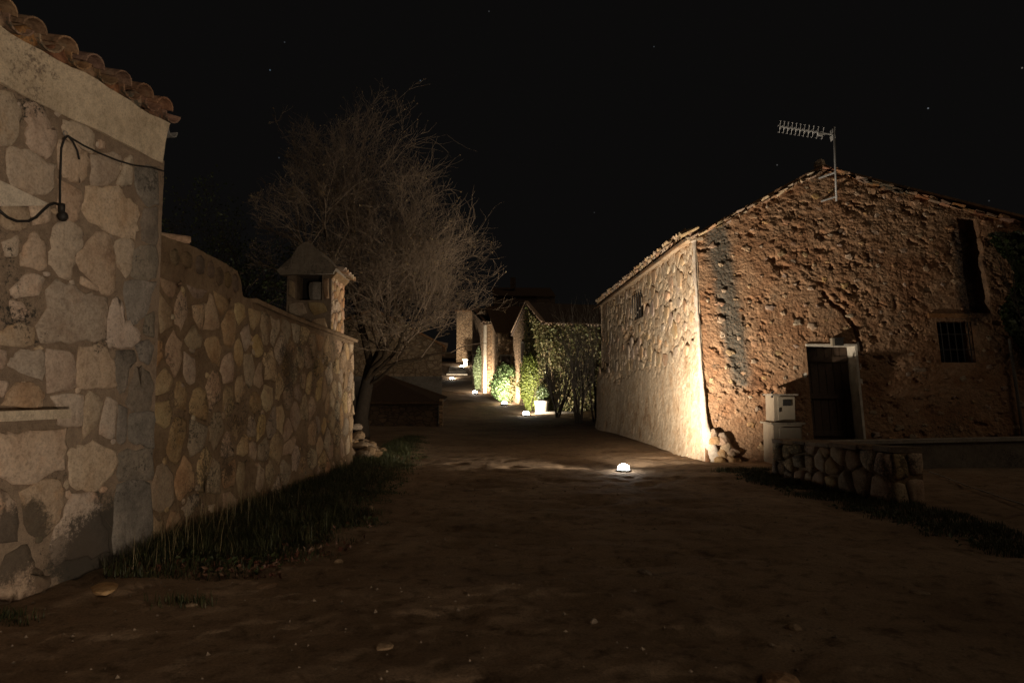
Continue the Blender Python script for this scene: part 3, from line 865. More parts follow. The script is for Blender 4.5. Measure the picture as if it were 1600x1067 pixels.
# ------------------------------------------------------------------ tumbled end of an older wall beyond the garden wall
rw = empty("ruined_wall", (-3.7, 15.9, 0), "low tumbled stone wall stub just past the lit end of the garden wall", "ruined wall")
rs = random.Random(9)
for i in range(95):
    t = rs.random(); x = -4.1 + rs.uniform(-.5, 1.05 * (1 - .2 * t)); y = 15.2 + t * 2.2 + rs.uniform(-.3, .3)
    hmax = max(.12, 1.45 - .75 * t - max(0, x + 4.0) * 1.25)
    z = rs.uniform(0, hmax)
    boulder("stone", (x, y, z), rs.uniform(.11, .24), rs.uniform(.10, .2), rs.uniform(.08, .15), M_GMORT, rs, rw)
b = MB(); b.prism([(-4.7, 15.2, -.1), (-3.3, 15.2, -.1), (-3.4, 17.4, -.1), (-4.7, 17.4, -.1)], [(-4.7, 15.2, 1.25), (-4.1, 15.2, 1.2), (-4.2, 17.4, .6), (-4.7, 17.4, .7)])
b.build("rubble_core", M_GMORT, rw)
# ------------------------------------------------------------------ old house on the right
XK, YK, LEAN = 4.40, 15.80, .12
oh = empty("old_house", (XK, YK, 0), "old earth and rubble house with tiled gable, lit by the floodlight at its corner", "house")
def gy(z): return YK + LEAN * z
def gable_px(px, py):
    r = ray(px, py)
    # on y = YK + LEAN * z
    t = (YK + LEAN * CAM.z) / (r.y - LEAN * r.z)
    return CAM + r * t
ROOFPX = [(1078, 373), (1130, 345), (1180, 319), (1230, 293), (1284, 264), (1300, 264), (1350, 281), (1400, 296), (1450, 310), (1500, 323), (1550, 336), (1600, 348)]
rp = [gable_px(*p) for p in ROOFPX]
rxs = [p.x for p in rp]; rzs = [p.z for p in rp]
rxs.append(15.0); rzs.append(rzs[-1] - .22 * (15 - rxs[-2]))
def roofz(x): return np.interp(x, rxs, rzs)
DX0, DX1 = gable_px(1265, 600).x, gable_px(1340, 600).x
DZ1 = gable_px(1300, 541).z; DZ0 = .30
WX0, WX1 = gable_px(1467, 530).x, gable_px(1520, 530).x
WZ0, WZ1 = gable_px(1490, 566).z, gable_px(1490, 503).z
sx = np.concatenate([np.linspace(XK, 12.6, 620), np.linspace(12.7, 15.0, 20)]); hh = np.linspace(0, 1, 440)
XX, HH = np.meshgrid(sx, hh)
RZ = roofz(XX) - .03
ZZ = -.3 + (RZ + .3) * HH
q = XX - XK
big = fbm(XX * .8, ZZ * .8, 4)
soft = fbm(XX * 2.6 + 3, ZZ * 3.4, 4, g=.55)
f1, f21, rid = cellnoise(XX * 3.4 + .8 * fbm(XX * 3, ZZ * 3, 2), ZZ * 4.4 + .8 * fbm(XX * 3 + 9, ZZ * 3, 2), 5)
stones = np.where(rid > .45, np.clip(.50 - f1, 0, .3) * .05, 0)
bare = sstep(-.05, .16, fbm(XX * .55 + 30, ZZ * .6 + 8, 3) + .06 * (ZZ - 2.6))       # where the render has fallen away
pit = fbm(XX * 3.6 + 60, ZZ * 5.0 + 20, 4, g=.6)
pits = -sstep(.10, .26, pit) * (.05 + .05 * bare)
fine = .036 * fbm(XX * 8.5, ZZ * 13, 5, g=.74)
fine2 = .016 * (fbm(XX * 30, ZZ * 34, 2))
D = .06 * big + .028 * soft * (.45 + .8 * bare) + stones * (.35 + bare) + pits * .6 + fine * (.9 + .8 * bare) + fine2
# cracks: a wandering one over the door
def crack(pts, wid, dep):
    d = np.full(XX.shape, 9.0)
    for (x0, z0), (x1, z1) in zip(pts[:-1], pts[1:]):
        ex, ez = x1 - x0, z1 - z0; t = np.clip(((XX - x0) * ex + (ZZ - z0) * ez) / (ex * ex + ez * ez), 0, 1)
        d = np.minimum(d, np.hypot(XX - x0 - ex * t, ZZ - z0 - ez * t))
    return -dep * sstep(wid, wid * .4, d + .02 * fbm(XX * 9, ZZ * 9, 2))
cp = [gable_px(*p) for p in ((1288, 458), (1302, 476), (1312, 480), (1326, 497), (1336, 512), (1342, 530), (1344, 545))]
D += crack([(p.x, p.z) for p in cp], .07, .10)
# niche scar high on the right, with the wall material coloured darker over it
nx0, nx1 = gable_px(1508, 420).x, gable_px(1536, 420).x; nz0, nz1 = gable_px(1520, 488).z, gable_px(1520, 343).z
wob = .09 * fbm(XX * 1.5, ZZ * 3, 3)
niche = sstep(nx0 - .03, nx0 + .03, XX + wob) * sstep(nx1 + .05, nx1 - .05, XX + wob * 1.5) * sstep(nz0 - .05, nz0 + .05, ZZ) * sstep(nz1 + .04, nz1 - .04, ZZ)
D -= .26 * niche
# base course swelling out
D += .10 * sstep(.55, 0, ZZ) * (.5 + fbm(XX * 2, ZZ * 2, 2) * 1.5)
# flat round the openings and smooth at the corner edge
def near_rect(x0, x1, z0, z1, r):
    dx = np.maximum(np.maximum(x0 - XX, XX - x1), 0); dz = np.maximum(np.maximum(z0 - ZZ, ZZ - z1), 0)
    return sstep(r, 0, np.hypot(dx, dz))
fl = np.maximum(near_rect(DX0, DX1, DZ0, DZ1, .14), near_rect(WX0, WX1, WZ0, WZ1, .14))
D = D * (1 - fl * .85)
D = np.where(q < .02, D * .2, D)
D = D - .05 * sstep(.08, .16, q) * sstep(2.6, 1.9, q) * sstep(3.2, 1.2, ZZ)          # quoin edge left proud low down
hole = ((XX > DX0) & (XX < DX1) & (ZZ > DZ0 - .4) & (ZZ < DZ1)) | ((XX > WX0) & (XX < WX1) & (ZZ > WZ0) & (ZZ < WZ1))
keep = ~(hole[:-1, :-1] | hole[1:, 1:] | hole[:-1, 1:] | hole[1:, :-1])
grid_obj("gable_wall", XX, gy(ZZ) - D, ZZ, M_GABLE, oh, keep=keep)
def gpt(x, z, d=0.0): return Vector((x, gy(z) - d, z))
class Gable:
    def p(s, x, z, d=0.0): return gpt(x, z, d)
GB = Gable()
rs = random.Random(31)
def dval(x, z):
    j = int(np.clip(np.searchsorted(sx, x), 0, len(sx) - 1)); i = int(np.clip((z + .3) / (float(roofz(x)) + .27) * 439, 0, 439))
    return float(D[i, j])
def inhole(x, z, m=.12): return (DX0 - m < x < DX1 + m and z < DZ1 + m) or (WX0 - m < x < WX1 + m and WZ0 - m < z < WZ1 + m) or (nx0 - .2 < x < nx1 + .2 and nz0 < z)
cnt = 0
pts = scatter((XK + .25, .15, 12.4, 6.9), .30, rs, lambda x, z: z < float(roofz(x)) - .15 and not inhole(x, z, .2), 9000, cap=235)
for x, z in pts:
    r = rs.choice((.04, .045, .055, .065, .08, .10))
    poly = rand_poly(x, z, r, rs, 7, rs.uniform(.95, 1.35))
    dv_ = dval(x, z); stone_mesh("stone", poly, GB, rs.uniform(.010, .026), M_RSTONE, oh, rs, jit=.2, seg=2, round_=.25, base=-.05, curve=lambda X_, Z_, k=dv_: k)
# bigger tumbled stones at the foot of the corner: the buttress that throws the jagged shadow
for i in range(14):
    x = XK + .18 + abs(rs.gauss(0, .34)); z = rs.uniform(-.02, max(.12, .95 - (x - XK) * 1.0))
    k = max(.05, .24 - z * .2 - (x - XK) * .10)
    boulder("corner_stone", (x, gy(z) - k * .5, z), rs.uniform(.10, .19), k * .75, rs.uniform(.08, .15), M_RSTONE, rs, oh, rz=rs.uniform(-.3, .3))
# smooth render edging on the corner
zz = np.linspace(-.2, float(roofz(XK)) - .08, 90)
vs = []; fs = []
for i, z in enumerate(zz):
    e = .045 * float(fbm(np.array([z * 3.1]), np.array([4.0]), 4)[0]); w = .07 + .14 * max(0, float(fbm(np.array([z * 1.7]), np.array([9.0]), 4)[0])) 
    if 3.4 < z: w *= .8
    e += .13 * max(0.0, 1 - z / 1.25) ** 1.2 * (.7 + 1.2 * abs(float(fbm(np.array([z * 4.0]), np.array([2.0]), 3)[0])))
    w += .30 * max(0.0, 1 - z / 1.0)
    for x, d in ((.0, -.15), (.0, .03), (w * .75, .040 + e * .5), (w, .022 + e * .7), (w + .02, -.12)):
        vs.append(gpt(XK + x, z, d))
for i in range(len(zz) - 1):
    for k in range(4):
        fs.append((i * 5 + k, i * 5 + k + 1, (i + 1) * 5 + k + 1, (i + 1) * 5 + k))
fs.append((0, 1, 2, 3, 4)); fs.append(tuple(len(vs) - 5 + k for k in range(5))[::-1])
mesh_obj("corner_edging", vs, fs, M_STREET, oh, True)

# street side wall: rubble above, lime plaster below
LS = 13.6
SV = Vector((-.0375, .9993, 0))
EAVE = float(roofz(XK)) - .06
tt = -.02 + (LS + .02) * np.linspace(0, 1, 520) ** 1.25; zz = np.linspace(-.3, EAVE, 260)
tt0 = tt.copy(); TT, Z2 = np.meshgrid(tt, zz)
edge = 2.35 + .9 * fbm(TT * .7, TT * 0 + 2, 4) + .12 * fbm(TT * 5, Z2 * 5, 3) - .03 * TT + .55 * sstep(3.5, 1.0, TT)
plas = sstep(.10, -.10, Z2 - edge + .25 * fbm(TT * 6, Z2 * 6, 4))
f1, f21, rid = cellnoise(TT * 2.2 + .5 * fbm(TT * 2, Z2 * 2, 2), Z2 * 2.9 + .5 * fbm(TT * 2 + 5, Z2 * 2, 2), 9)
rub = .022 * (sstep(0, .25, f21) - 1) + .012 * (rid - .5) + .045 * fbm(TT * 4, Z2 * 5, 4, g=.6)
hol = -sstep(.14, .24, fbm(TT * 1.6 + 12, Z2 * 2.4 + 3, 4)) * .06
D2 = .05 * fbm(TT * .6 + 2, Z2 * .6, 3) + plas * (.034 + .030 * fbm(TT * 7, Z2 * 9, 5, g=.65) + .030 * fbm(TT * 2, Z2 * 1.2, 3) + .3 * rub) + (1 - plas) * (rub + hol) + .022 * fbm(TT * 18, Z2 * 22, 3, g=.7)
D2 = D2 - .05 * sstep(.20, .30, fbm(TT * 6 + 8, Z2 * 4 + 1, 3)) * plas * sstep(.3, .6, TT) * sstep(2.0, 1.0, TT)
D2 = D2 + .09 * np.exp(-np.maximum(Z2, 0) / .45) * sstep(0, .8, TT) + .035 * fbm(TT * 1.4 + 7, Z2 * .9 + 2, 3) + .04 * np.exp(-np.maximum(Z2, 0) / .2)
D2 = D2 + .22 * sstep(2.6, 2.3, Z2) * sstep(9.5, 13.0, TT)
def street_px(px, py):
    r = ray(px, py); n = Vector((-SV.y, SV.x, 0)); n = -n if n.x > 0 else n
    o = Vector((XK, YK, 0)); t = (o - CAM).dot(n) / r.dot(n); qq = CAM + r * t
    return ((qq - o).dot(SV), qq.z)
(wa, wz1), (wb, wz0) = street_px(1004, 455), street_px(989, 502)
wt0, wt1 = min(wa, wb), max(wa, wb)
holew = (TT > wt0) & (TT < wt1) & (Z2 > wz0) & (Z2 < wz1)
keep = ~(holew[:-1, :-1] | holew[1:, 1:] | holew[:-1, 1:] | holew[1:, :-1])
# a patch where plaster broke away under the little window
pa, pz = street_px(985, 527)
D2 = D2 - .12 * sstep(1.15, .75, np.hypot((TT - pa) / 1.0, (Z2 - pz - .12 * (TT - pa)) / .22) + .35 * fbm(TT * 5, Z2 * 6, 3))
D2 = D2 - .07 * sstep(1.1, .8, np.hypot((TT - pa + 1.9) / 1.2, (Z2 - pz - .75) / .16) + .5 * fbm(TT * 5 + 4, Z2 * 6, 3))
def spt(t, z, d=0.0): return Vector((XK - .02 * z * 0 + SV.x * t - SV.y * d, YK + LEAN * z * max(0.0, 1 - t / 3) + .0 + SV.y * t, z))
TT[:, 0] = TT[:, 1]; D2[:, 0] = -.09
XS = XK + SV.x * TT - D2
YS = YK + LEAN * Z2 * np.maximum(0, 1 - TT / 3) + SV.y * TT
grid_obj("street_wall", XS, YS, Z2, M_STREET, oh, flip=True, keep=keep)
class Street:
    def p(s, t, z, d=0.0): return spt(-t, z, d)
SW = Street()
def d2val(t, z):
    return float(D2[int(np.clip((z + .3) / (EAVE + .3) * 259, 0, 259)), int(np.clip(np.searchsorted(tt0, t), 0, 519))])
def edg(t): return 2.0 - .03 * t + .9 * float(fbm(np.array([t * .7]), np.array([2.0]), 4)[0]) + (.55 if t < 2 else 0)
pts = scatter((-LS + .2, 2.3, -.3, EAVE - .15), .44, rs, lambda x, z: z > edg(-x) + .1 and not (wt0 - .25 < -x < wt1 + .25 and wz0 - .2 < z < wz1 + .2), 5000, cap=150)
for i, poly in voronoi(pts, (-LS + .1, 2.3, -.2, EAVE - .05), 1.15):
    x, z = pts[i]
    p = shrink(poly, .055)
    if not p or abs(area2(p)) > .45: p = rand_poly(x, z, .17, rs, 8, 1.2)
    if any(wt0 - .06 < -a < wt1 + .06 and wz0 - .06 < b_ < wz1 + .06 for a, b_ in p): continue
    dv_ = d2val(-x, z); stone_mesh("stone", p, SW, rs.uniform(.008, .024), M_SSTONE, oh, rs, jit=.09, seg=2, round_=.22, base=-.05, curve=lambda X_, Z_, k=dv_: k)
# little barred window on the street side
b = MB()
for (t0, t1, z0, z1) in ((wt0 - .06, wt0, wz0 - .06, wz1 + .06), (wt1, wt1 + .06, wz0 - .06, wz1 + .06), (wt0, wt1, wz1, wz1 + .06), (wt0, wt1, wz0 - .06, wz0)):
    b.prism([spt(t0, z0, -.02), spt(t1, z0, -.02), spt(t1, z1, -.02), spt(t0, z1, -.02)], [spt(t0, z0, -.4), spt(t1, z0, -.4), spt(t1, z1, -.4), spt(t0, z1, -.4)])
fr = b.build("window_frame", M_STREET, oh)
b = MB(); b.prism([spt(wt0 - .05, wz0 - .05, -.36), spt(wt1 + .05, wz0 - .05, -.36), spt(wt1 + .05, wz1 + .05, -.36), spt(wt0 - .05, wz1 + .05, -.36)], [spt(wt0 - .05, wz0 - .05, -.4), spt(wt1 + .05, wz0 - .05, -.4), spt(wt1 + .05, wz1 + .05, -.4), spt(wt0 - .05, wz1 + .05, -.4)])
b.build("shutter", M_WOODDARK, fr)
for k in range(5):
    t = wt0 + (wt1 - wt0) * (k + .5) / 5
    b = MB(); b.tube([spt(t, wz0, .03), spt(t, wz1, .03)], .022, 6); b.build("bar", M_IRON, fr)

# body of the house and roof slopes
b = MB(); e2 = SV * LS
# far gable and closing wall: keep well inside the displaced faces
b.prism([gpt(XK + .3, -.2, -.5), gpt(14.8, -.2, -.5), gpt(14.8, -.2, -.5) + e2 * .96, gpt(XK + .3, -.2, -.5) + e2 * .96],
        [gpt(XK + .3, 4.3, -.5), gpt(14.8, 4.3, -.5), gpt(14.8, 4.3, -.5) + e2 * .94, gpt(XK + .3, 4.3, -.5) + e2 * .94])
b.build("inner_wall", M_BLACK, oh)
px_ = [(x, z) for x, z in zip(rxs, rzs)]
fa = [(XK + .1, 4.2)] + [(x + .02, z - .05) for x, z in px_] + [(14.9, 4.2)]
b = MB(); b.prism([Vector((x, gy(z) + LS - .5, z)) + Vector((SV.x * LS, 0, 0)) for x, z in fa], [Vector((x, gy(z) + LS - .1, z)) + Vector((SV.x * LS, 0, 0)) for x, z in fa]); b.build("back_gable", M_STREET, oh)
b = MB()
b.prism([spt(LS, -.3, .02), spt(LS, -.3, -.8), spt(LS, EAVE, -.8), spt(LS, EAVE, .02)], [spt(LS + .12, -.3, .02), spt(LS + .12, -.3, -.8), spt(LS + .12, EAVE, -.8), spt(LS + .12, EAVE, .02)])
b.build("end_wall", M_STREET, oh)
apx = max(range(len(rzs)), key=lambda i: rzs[i])
A = Vector((rxs[apx], gy(rzs[apx]) - .02, rzs[apx] + .03))
E0 = gpt(XK - .28, EAVE - .09, .02); E0.z = EAVE - .09
Q = gpt(rxs[-1], rzs[-1], .02)
b = MB(); l2 = SV * (LS + .2)
for a_, c_ in ((E0, A), (A, Q)):
    b.prism([a_, c_, c_ + l2, a_ + l2], [p + Vector((0, 0, .06)) for p in (a_, c_, c_ + l2, a_ + l2)])
b.build("roof", M_TILE, oh)
# flat eave slab under the tiles
b = MB(); b.prism([spt(-.05, EAVE - .02, .11), spt(LS, EAVE - .02, .11), spt(LS, EAVE - .02, -.25), spt(-.05, EAVE - .02, -.25)], [spt(-.05, EAVE + .055, .17), spt(LS, EAVE + .055, .17), spt(LS, EAVE + .055, -.25), spt(-.05, EAVE + .055, -.25)])
b.build("eave_slab", M_STREET, oh)
ME_CAPP = tile_mesh("pale_barrel_tile", .105, .085, .50, .016, True, M_TILE_PALE)
ME_CHANP = tile_mesh("pale_channel_tile", .105, .085, .50, .016, False, M_TILE_PALE)
slope = math.atan2(rzs[apx] - rzs[0], rxs[apx] - rxs[0])
nt_ = 56
for i in range(nt_):
    t = .06 + i * (LS - .1) / nt_
    gone = 3 <= i <= 4 or i == 9
    for me, dt, dz in ((ME_CHANP, 0, .155), (ME_CAPP, .12, .185)):
        if gone and me is ME_CAPP: continue
        o = bpy.data.objects.new("eave_tile", me)
        q = spt(t + dt, EAVE + dz - .05, .27 + R.uniform(-.05, .05))
        o.location = q - oh.location
        o.rotation_euler = Euler((slope * .8 + R.uniform(-.06, .06), R.uniform(-.12, .12), -math.pi / 2 + R.uniform(-.1, .1)))
        link(o, oh)
# two displaced tiles on edge near the corner
for (t, rx, rz) in ((1.05, .35, -1.2), (1.45, .5, -2.1)):
    o = bpy.data.objects.new("displaced_tile", ME_CAPP); o.location = spt(t, EAVE + .20, .20) - oh.location
    o.rotation_euler = (rx, .3, rz); link(o, oh)
o = boulder("eave_stone", spt(.02, EAVE + .12, .04), .06, .06, .11, M_RSTONE, rs, oh)
# broken flat tiles and stones along the gable line
def along(n, i0, i1, mat, w, hgt, name):
    for k in range(n):
        t = (k + .5) / n
        x = rxs[i0] + (rxs[i1] - rxs[i0]) * t; z = float(roofz(x))
        tx = (rxs[i1] - rxs[i0]) / n; sl = math.atan2(rzs[i1] - rzs[i0], rxs[i1] - rxs[i0])
        for lay in range(2):
            b = MB(); M = Matrix.Rotation(-sl + rs.uniform(-.09, .09), 3, 'Y') @ Matrix.Rotation(rs.uniform(-.12, .12), 3, 'X')
            b.box((0, 0, 0), tx * rs.uniform(.8, 1.0), .5 * rs.uniform(.8, 1.1), hgt * rs.uniform(.7, 1.4), M=M)
            bb = [(v[0] + rs.uniform(-.02, .02), v[1] + rs.uniform(-.05, .05), v[2] + rs.uniform(-.008, .008)) for v in b.v]
            q = Vector((x + rs.uniform(-.04, .04), gy(z) + .17 - lay * .03 + rs.uniform(-.04, .04), z - .06 + lay * .055))
            mesh_obj(name, [Vector(v) + q for v in bb], b.f, mat, oh)
along(17, 0, apx, M_TILE_PALE, .2, .035, "verge_tile")
along(26, apx, len(rxs) - 1, M_TILE, .3, .04, "verge_tile")
# ridge tile seen end on
o = bpy.data.objects.new("ridge_tile", tile_mesh("ridge", .17, .16, .5, .02, True, M_TILE)); q = gable_px(1288, 266); o.location = q + Vector((0, .0, .0)) - oh.location; link(o, oh)
o = boulder("ridge_stone", gable_px(1287, 258) + Vector((0, .15, 0)), .16, .12, .18, M_TILE_PALE, rs, oh)

# ---- door in its deep reveal
RV = .40
def boxg(b, x0, x1, z0, z1, d0, d1):
    return b.prism([gpt(x0, z0, d0), gpt(x1, z0, d0), gpt(x1, z1, d0), gpt(x0, z1, d0)], [gpt(x0, z0, d1), gpt(x1, z0, d1), gpt(x1, z1, d1), gpt(x0, z1, d1)])
b = MB()
boxg(b, DX0 - .14, DX0, DZ0 - .4, DZ1 + .10, -.015, -RV); boxg(b, DX1, DX1 + .14, DZ0 - .4, DZ1 + .10, -.015, -RV); boxg(b, DX0, DX1, DZ1, DZ1 + .10, -.015, -RV)
boxg(b, DX1 + .002, DX1 + .055, DZ0, DZ1 + .05, .045, -.013); boxg(b, DX0 - .02, DX1 + .054, DZ1 + .003, DZ1 + .05, .05, -.012)
b.build("door_reveal", M_WHITE, oh)
door = empty("door", gpt(DX0, DZ0, -RV + .03) , "", "")
del door["label"]; del door["category"]
door.parent = oh; door.location = gpt(DX0, DZ0, 0) - oh.location
npl = 6; dw = (DX1 - DX0 - .02)
for k in range(npl):
    b = MB(); boxg(b, DX0 + .01 + dw * k / npl + .006, DX0 + .01 + dw * (k + 1) / npl - .006, DZ0, DZ1 - .01, -RV + .06 + rs.uniform(0, .012), -RV); b.build("plank", M_WOODDARK, door)
for z in (DZ0 + .3, (DZ0 + DZ1) / 2, DZ1 - .3):
    b = MB(); boxg(b, DX0 + .03, DX1 - .03, z - .06, z + .06, -RV + .10, -RV + .075); b.build("cross_rail", M_WOODDARK, door)
b = MB(); b.lathe(gpt(DX0 + .12, DZ0 + 1.05, -RV + .13), [(.012, -.03), (.03, 0), (.012, .03)], 10); b.build("handle", M_IRON, door)
# little unlit lamp over the lintel
dl = empty("door_lantern", gpt(gable_px(1305, 537).x, gable_px(1305, 540).z, .08), "small unlit box lantern above the dark plank door", "lantern")
xa, xb = gable_px(1300, 535).x, gable_px(1313, 535).x; za, zb = gable_px(1306, 541).z, gable_px(1306, 529).z
b = MB(); boxg(b, xa, xb, za + .012, zb - .012, .16, .045); b.build("lantern_body", M_IRON, dl)
b = MB(); boxg(b, xa - .02, xb + .02, zb - .01, zb + .012, .19, .02); b.build("lantern_cap", M_IRON, dl)
b = MB(); boxg(b, xa - .06, xa - .004, za, zb, .15, .04); b.build("lantern_side", M_CREAM, dl)

# ---- window on the gable with iron grille
b = MB(); w = .10
boxg(b, WX0 - w, WX0, WZ0 - w, WZ1 + w, -.02, -.42); boxg(b, WX1, WX1 + w, WZ0 - w, WZ1 + w, -.02, -.42); boxg(b, WX0, WX1, WZ1, WZ1 + w, -.02, -.42); boxg(b, WX0, WX1, WZ0 - w, WZ0, -.02, -.42)
wf = b.build("window_frame", M_GABLE, oh)
b = MB(); boxg(b, WX0 - .03, WX1 + .03, WZ0 - .03, WZ1 + .03, -.36, -.41); b.build("shutter", M_BLACK, wf)
for k in range(5):
    x = WX0 + (WX1 - WX0) * (k + .5) / 5; b = MB(); b.tube([gpt(x, WZ0, .0), gpt(x, WZ1, .0)], .012, 6); b.build("bar", M_IRON, wf)
for z in (WZ0 + .3, WZ1 - .3):
    b = MB(); b.tube([gpt(WX0, z, .0), gpt(WX1, z, .0)], .012, 6); b.build("bar", M_IRON, wf)
b = MB(); boxg(b, WX0 - .2, WX1 + .25, WZ1 + .10, WZ1 + .20, .06, -.1); b.build("lintel", M_GABLE, oh)
dp = gable_px(1583, 600).x
b = MB(); b.tube([gpt(dp, .2, .09), gpt(dp, 2.0, .09), gpt(dp, gable_px(1583, 530).z, .09)], .035, 8); b.build("downpipe", M_DARKCONC, oh)

# ---- meter cabinet against the gable
YC0, YC1 = 15.15, 15.72
def cx(px): return (px - 800) / F * YC0
def czz(py): return at_y(1220, py, YC0).z
mc = empty("meter_cabinet", (cx(1225), YC0 + .2, 0), "cream two part meter cabinet standing against the gable beside the dark door", "cabinet")
lb = MB(); x0, x1 = cx(1206), cx(1250); zs = czz(663); zt = czz(618)
lb.box(((x0 + x1) / 2, (YC0 + YC1 + .05) / 2, zs / 2 - .05), x1 - x0, YC1 - YC0 + .05, zs + .1); lb.build("plinth", M_CABSIDE, mc)
b = MB(); b.box(((x0 + x1) / 2, YC0 + .3, zs + .022), x1 - x0 + .12, .72, .04); b.build("shelf_slab", M_CONC, mc)
ux0, ux1 = cx(1210), cx(1243)
b = MB(); b.box(((ux0 + ux1) / 2, YC0 + .33, (zs + .044 + zt) / 2), ux1 - ux0, .5, zt - zs - .044); b.build("upper_box", M_CABSIDE, mc)
b = MB(); b.box(((ux0 + ux1) / 2, YC0 + .32, zt + .018), ux1 - ux0 + .10, .60, .034); b.build("cap_slab", M_CONC, mc)
def panel(name, x0, x1, z0, z1):
    b = MB(); b.box(((x0 + x1) / 2, YC0 + .07 - .012, (z0 + z1) / 2), x1 - x0, .022, z1 - z0); return b.build(name, M_CREAM, mc)
d_ = panel("upper_door", ux0 + .08, ux1 - .02, zs + .07, zt - .03)
b = MB(); b.box((ux1 - .20, YC0 + .04, zt - .16), .17, .02, .13); b.build("meter_glass", M_BLACK, d_)
b = MB(); b.box((ux0 + .105, YC0 + .04, (zs + zt) / 2), .02, .02, .09); b.build("latch", M_IRON, d_)
b = MB(); b.box(((x0 + x1) / 2 + .03, YC0 - .036, zs * .52), x1 - x0 - .16, .022, zs * .8); b.build("lower_door", M_CREAM, mc)
b = MB(); b.tube([(ux0 - .03, YC0 + .12, zt - .05), (ux0 - .03, YC0 + .12, zt + .06), (ux0 + .02, YC0 + .12, zt + .10)], .02, 7); b.build("vent_pipe", M_IRON, mc)

# ---- tv aerial on the gable
ma0, ma1 = gable_px(1301, 318), gable_px(1300, 262)
dy = .20
base_ = ma0 + Vector((0, -dy, 0)); topz = at_y(1299, 201, ma1.y - dy).z
tv = empty("tv_aerial", base_, "thin steel mast with a long crossed element television aerial on the gable peak", "aerial")
b = MB(); b.tube([base_, Vector((base_.x, base_.y, topz))], .024, 8); b.build("mast", M_STEEL, tv, True)
for py in (276, 312):
    q = gable_px(1300, py); c = Vector((base_.x, base_.y, q.z)); b = MB(); b.bar(c + Vector((.03, 0, .02)), Vector((base_.x - .28, gy(q.z) + .0, q.z - .05)), .045, .03); b.build("bracket", M_ALU, tv)
ya = ma1.y - dy
P0 = at_y(1303, 211, ya - .03); P1 = at_y(1219, 198, ya + .25)
b = MB(); b.bar(P0, P1, .022); b.build("boom", M_ALU, tv)
dv = (P1 - P0)
sd = Vector((dv.y, -dv.x, 0)).normalized()
for k in range(11):
    c = P0 + dv * (.20 + .80 * (k / 10) ** .92)
    b = MB()
    for sg in (-1, 1):
        pts_ = [c + sd * (sg * .012), c + sd * (sg * .05) + Vector((0, 0, .055)), c + sd * (sg * .15) + Vector((0, 0, .10)), c + sd * (sg * .17) + Vector((-.03, 0, .075))]
        b.tube(pts_, .0072, 5)
        pts_ = [c + sd * (sg * .012), c + sd * (sg * .05) - Vector((0, 0, .055)), c + sd * (sg * .15) - Vector((0, 0, .10)), c + sd * (sg * .17) - Vector((.03, 0, .075))]
        b.tube(pts_, .0072, 5)
    b.build("element", M_ALU, tv)
c = P0 + dv * .06; b = MB()
for sg in (-1, 1): b.bar(c + Vector((.04, 0, sg * .02)), c + Vector((.06, 0, sg * .14)), .25, .01)
b.build("reflector", M_ALU, tv)
b = MB(); b.box(P0 + dv * .25 + Vector((0, 0, -.05)), .10, .05, .07); b.build("junction_box", M_ALU, tv)

# ---- low stone wall and terrace in front of the gable
L0, L1 = Vector((5.02, 13.2, 0)), Vector((5.42, 9.85, 0))
LW = Wall(L1.x, L1.y, L0.x - L1.x, L0.y - L1.y)
LW.u = -LW.u; LW.n = -LW.n; LW.o = L0
lw = empty("low_stone_wall", L0, "low rough stone wall leading from the meter cabinet toward the dark right side", "wall")
Lw = (L1 - L0).length
zt0, zt1 = at_y(1212, 690, 13.2).z, at_y(1400, 704, 9.85).z
def lwp(s, z, d=0): return LW.p(s, z, d)
facing = (CAM - L0).dot(LW.n) > 0
b = MB()
b.prism([lwp(0, -.2, -.03), lwp(Lw, -.2, -.03), lwp(Lw, zt1 - .04, -.03), lwp(0, zt0 - .04, -.03)], [lwp(0, -.2, -.48), lwp(Lw, -.2, -.48), lwp(Lw, zt1 - .04, -.48), lwp(0, zt0 - .04, -.48)])
b.build("wall_core", M_GMORT, lw)
rs = random.Random(77)
def lsz(x, y): return .26 + .26 * max(0, (x - 1.4) / 2) * (1 if y < .6 else .7)
pts = scatter((.05, .02, Lw - .05, zt1), .3, rs, lambda x, z: z < zt0 + (zt1 - zt0) * x / Lw - .02, 3000, rf=lambda x, z: .72 + .42 * x / Lw, cap=80)
for i, poly in voronoi(pts, (.0, -.08, Lw, zt1), 1.0):
    poly = [(x, min(z, zt0 + (zt1 - zt0) * x / Lw + rs.uniform(-.03, .02))) for x, z in poly]
    p = shrink(poly, .03)
    if p and abs(area2(p)) > .01: stone_mesh("stone", p, LW, rs.uniform(.05, .10), M_GSTONE, lw, rs, jit=.06, seg=2, round_=.34, base=-.06)
# end face toward the viewer
LE = Wall(L1.x, L1.y, -LW.n.x, -LW.n.y)
for i, poly in voronoi([(.1, .15), (.35, .2), (.12, .5), (.36, .55)], (.0, -.08, .48, zt1 - .02)):
    p = shrink(poly, .03)
    if p: stone_mesh("stone", p, LE, .05, M_GSTONE, lw, rs, jit=.06, seg=2, round_=.34, base=-.05)
for k in range(9):
    s0 = Lw * k / 9
    p = [(lwp(s0 + .01, 0).xy), ]
    z = zt0 + (zt1 - zt0) * (k + .5) / 9
    c = lwp(s0 + Lw / 18, z + .012, -.22)
    b = MB(); b.box((0, 0, 0), Lw / 9 * .96, .50, .07, math.atan2(LW.u.y, LW.u.x)); vv = [Vector((v[0] + rs.uniform(-.02, .02), v[1] + rs.uniform(-.02, .02), v[2] + rs.uniform(-.012, .012))) + c for v in b.v]
    mesh_obj("cap_stone", vv, b.f, M_GMORT, lw)
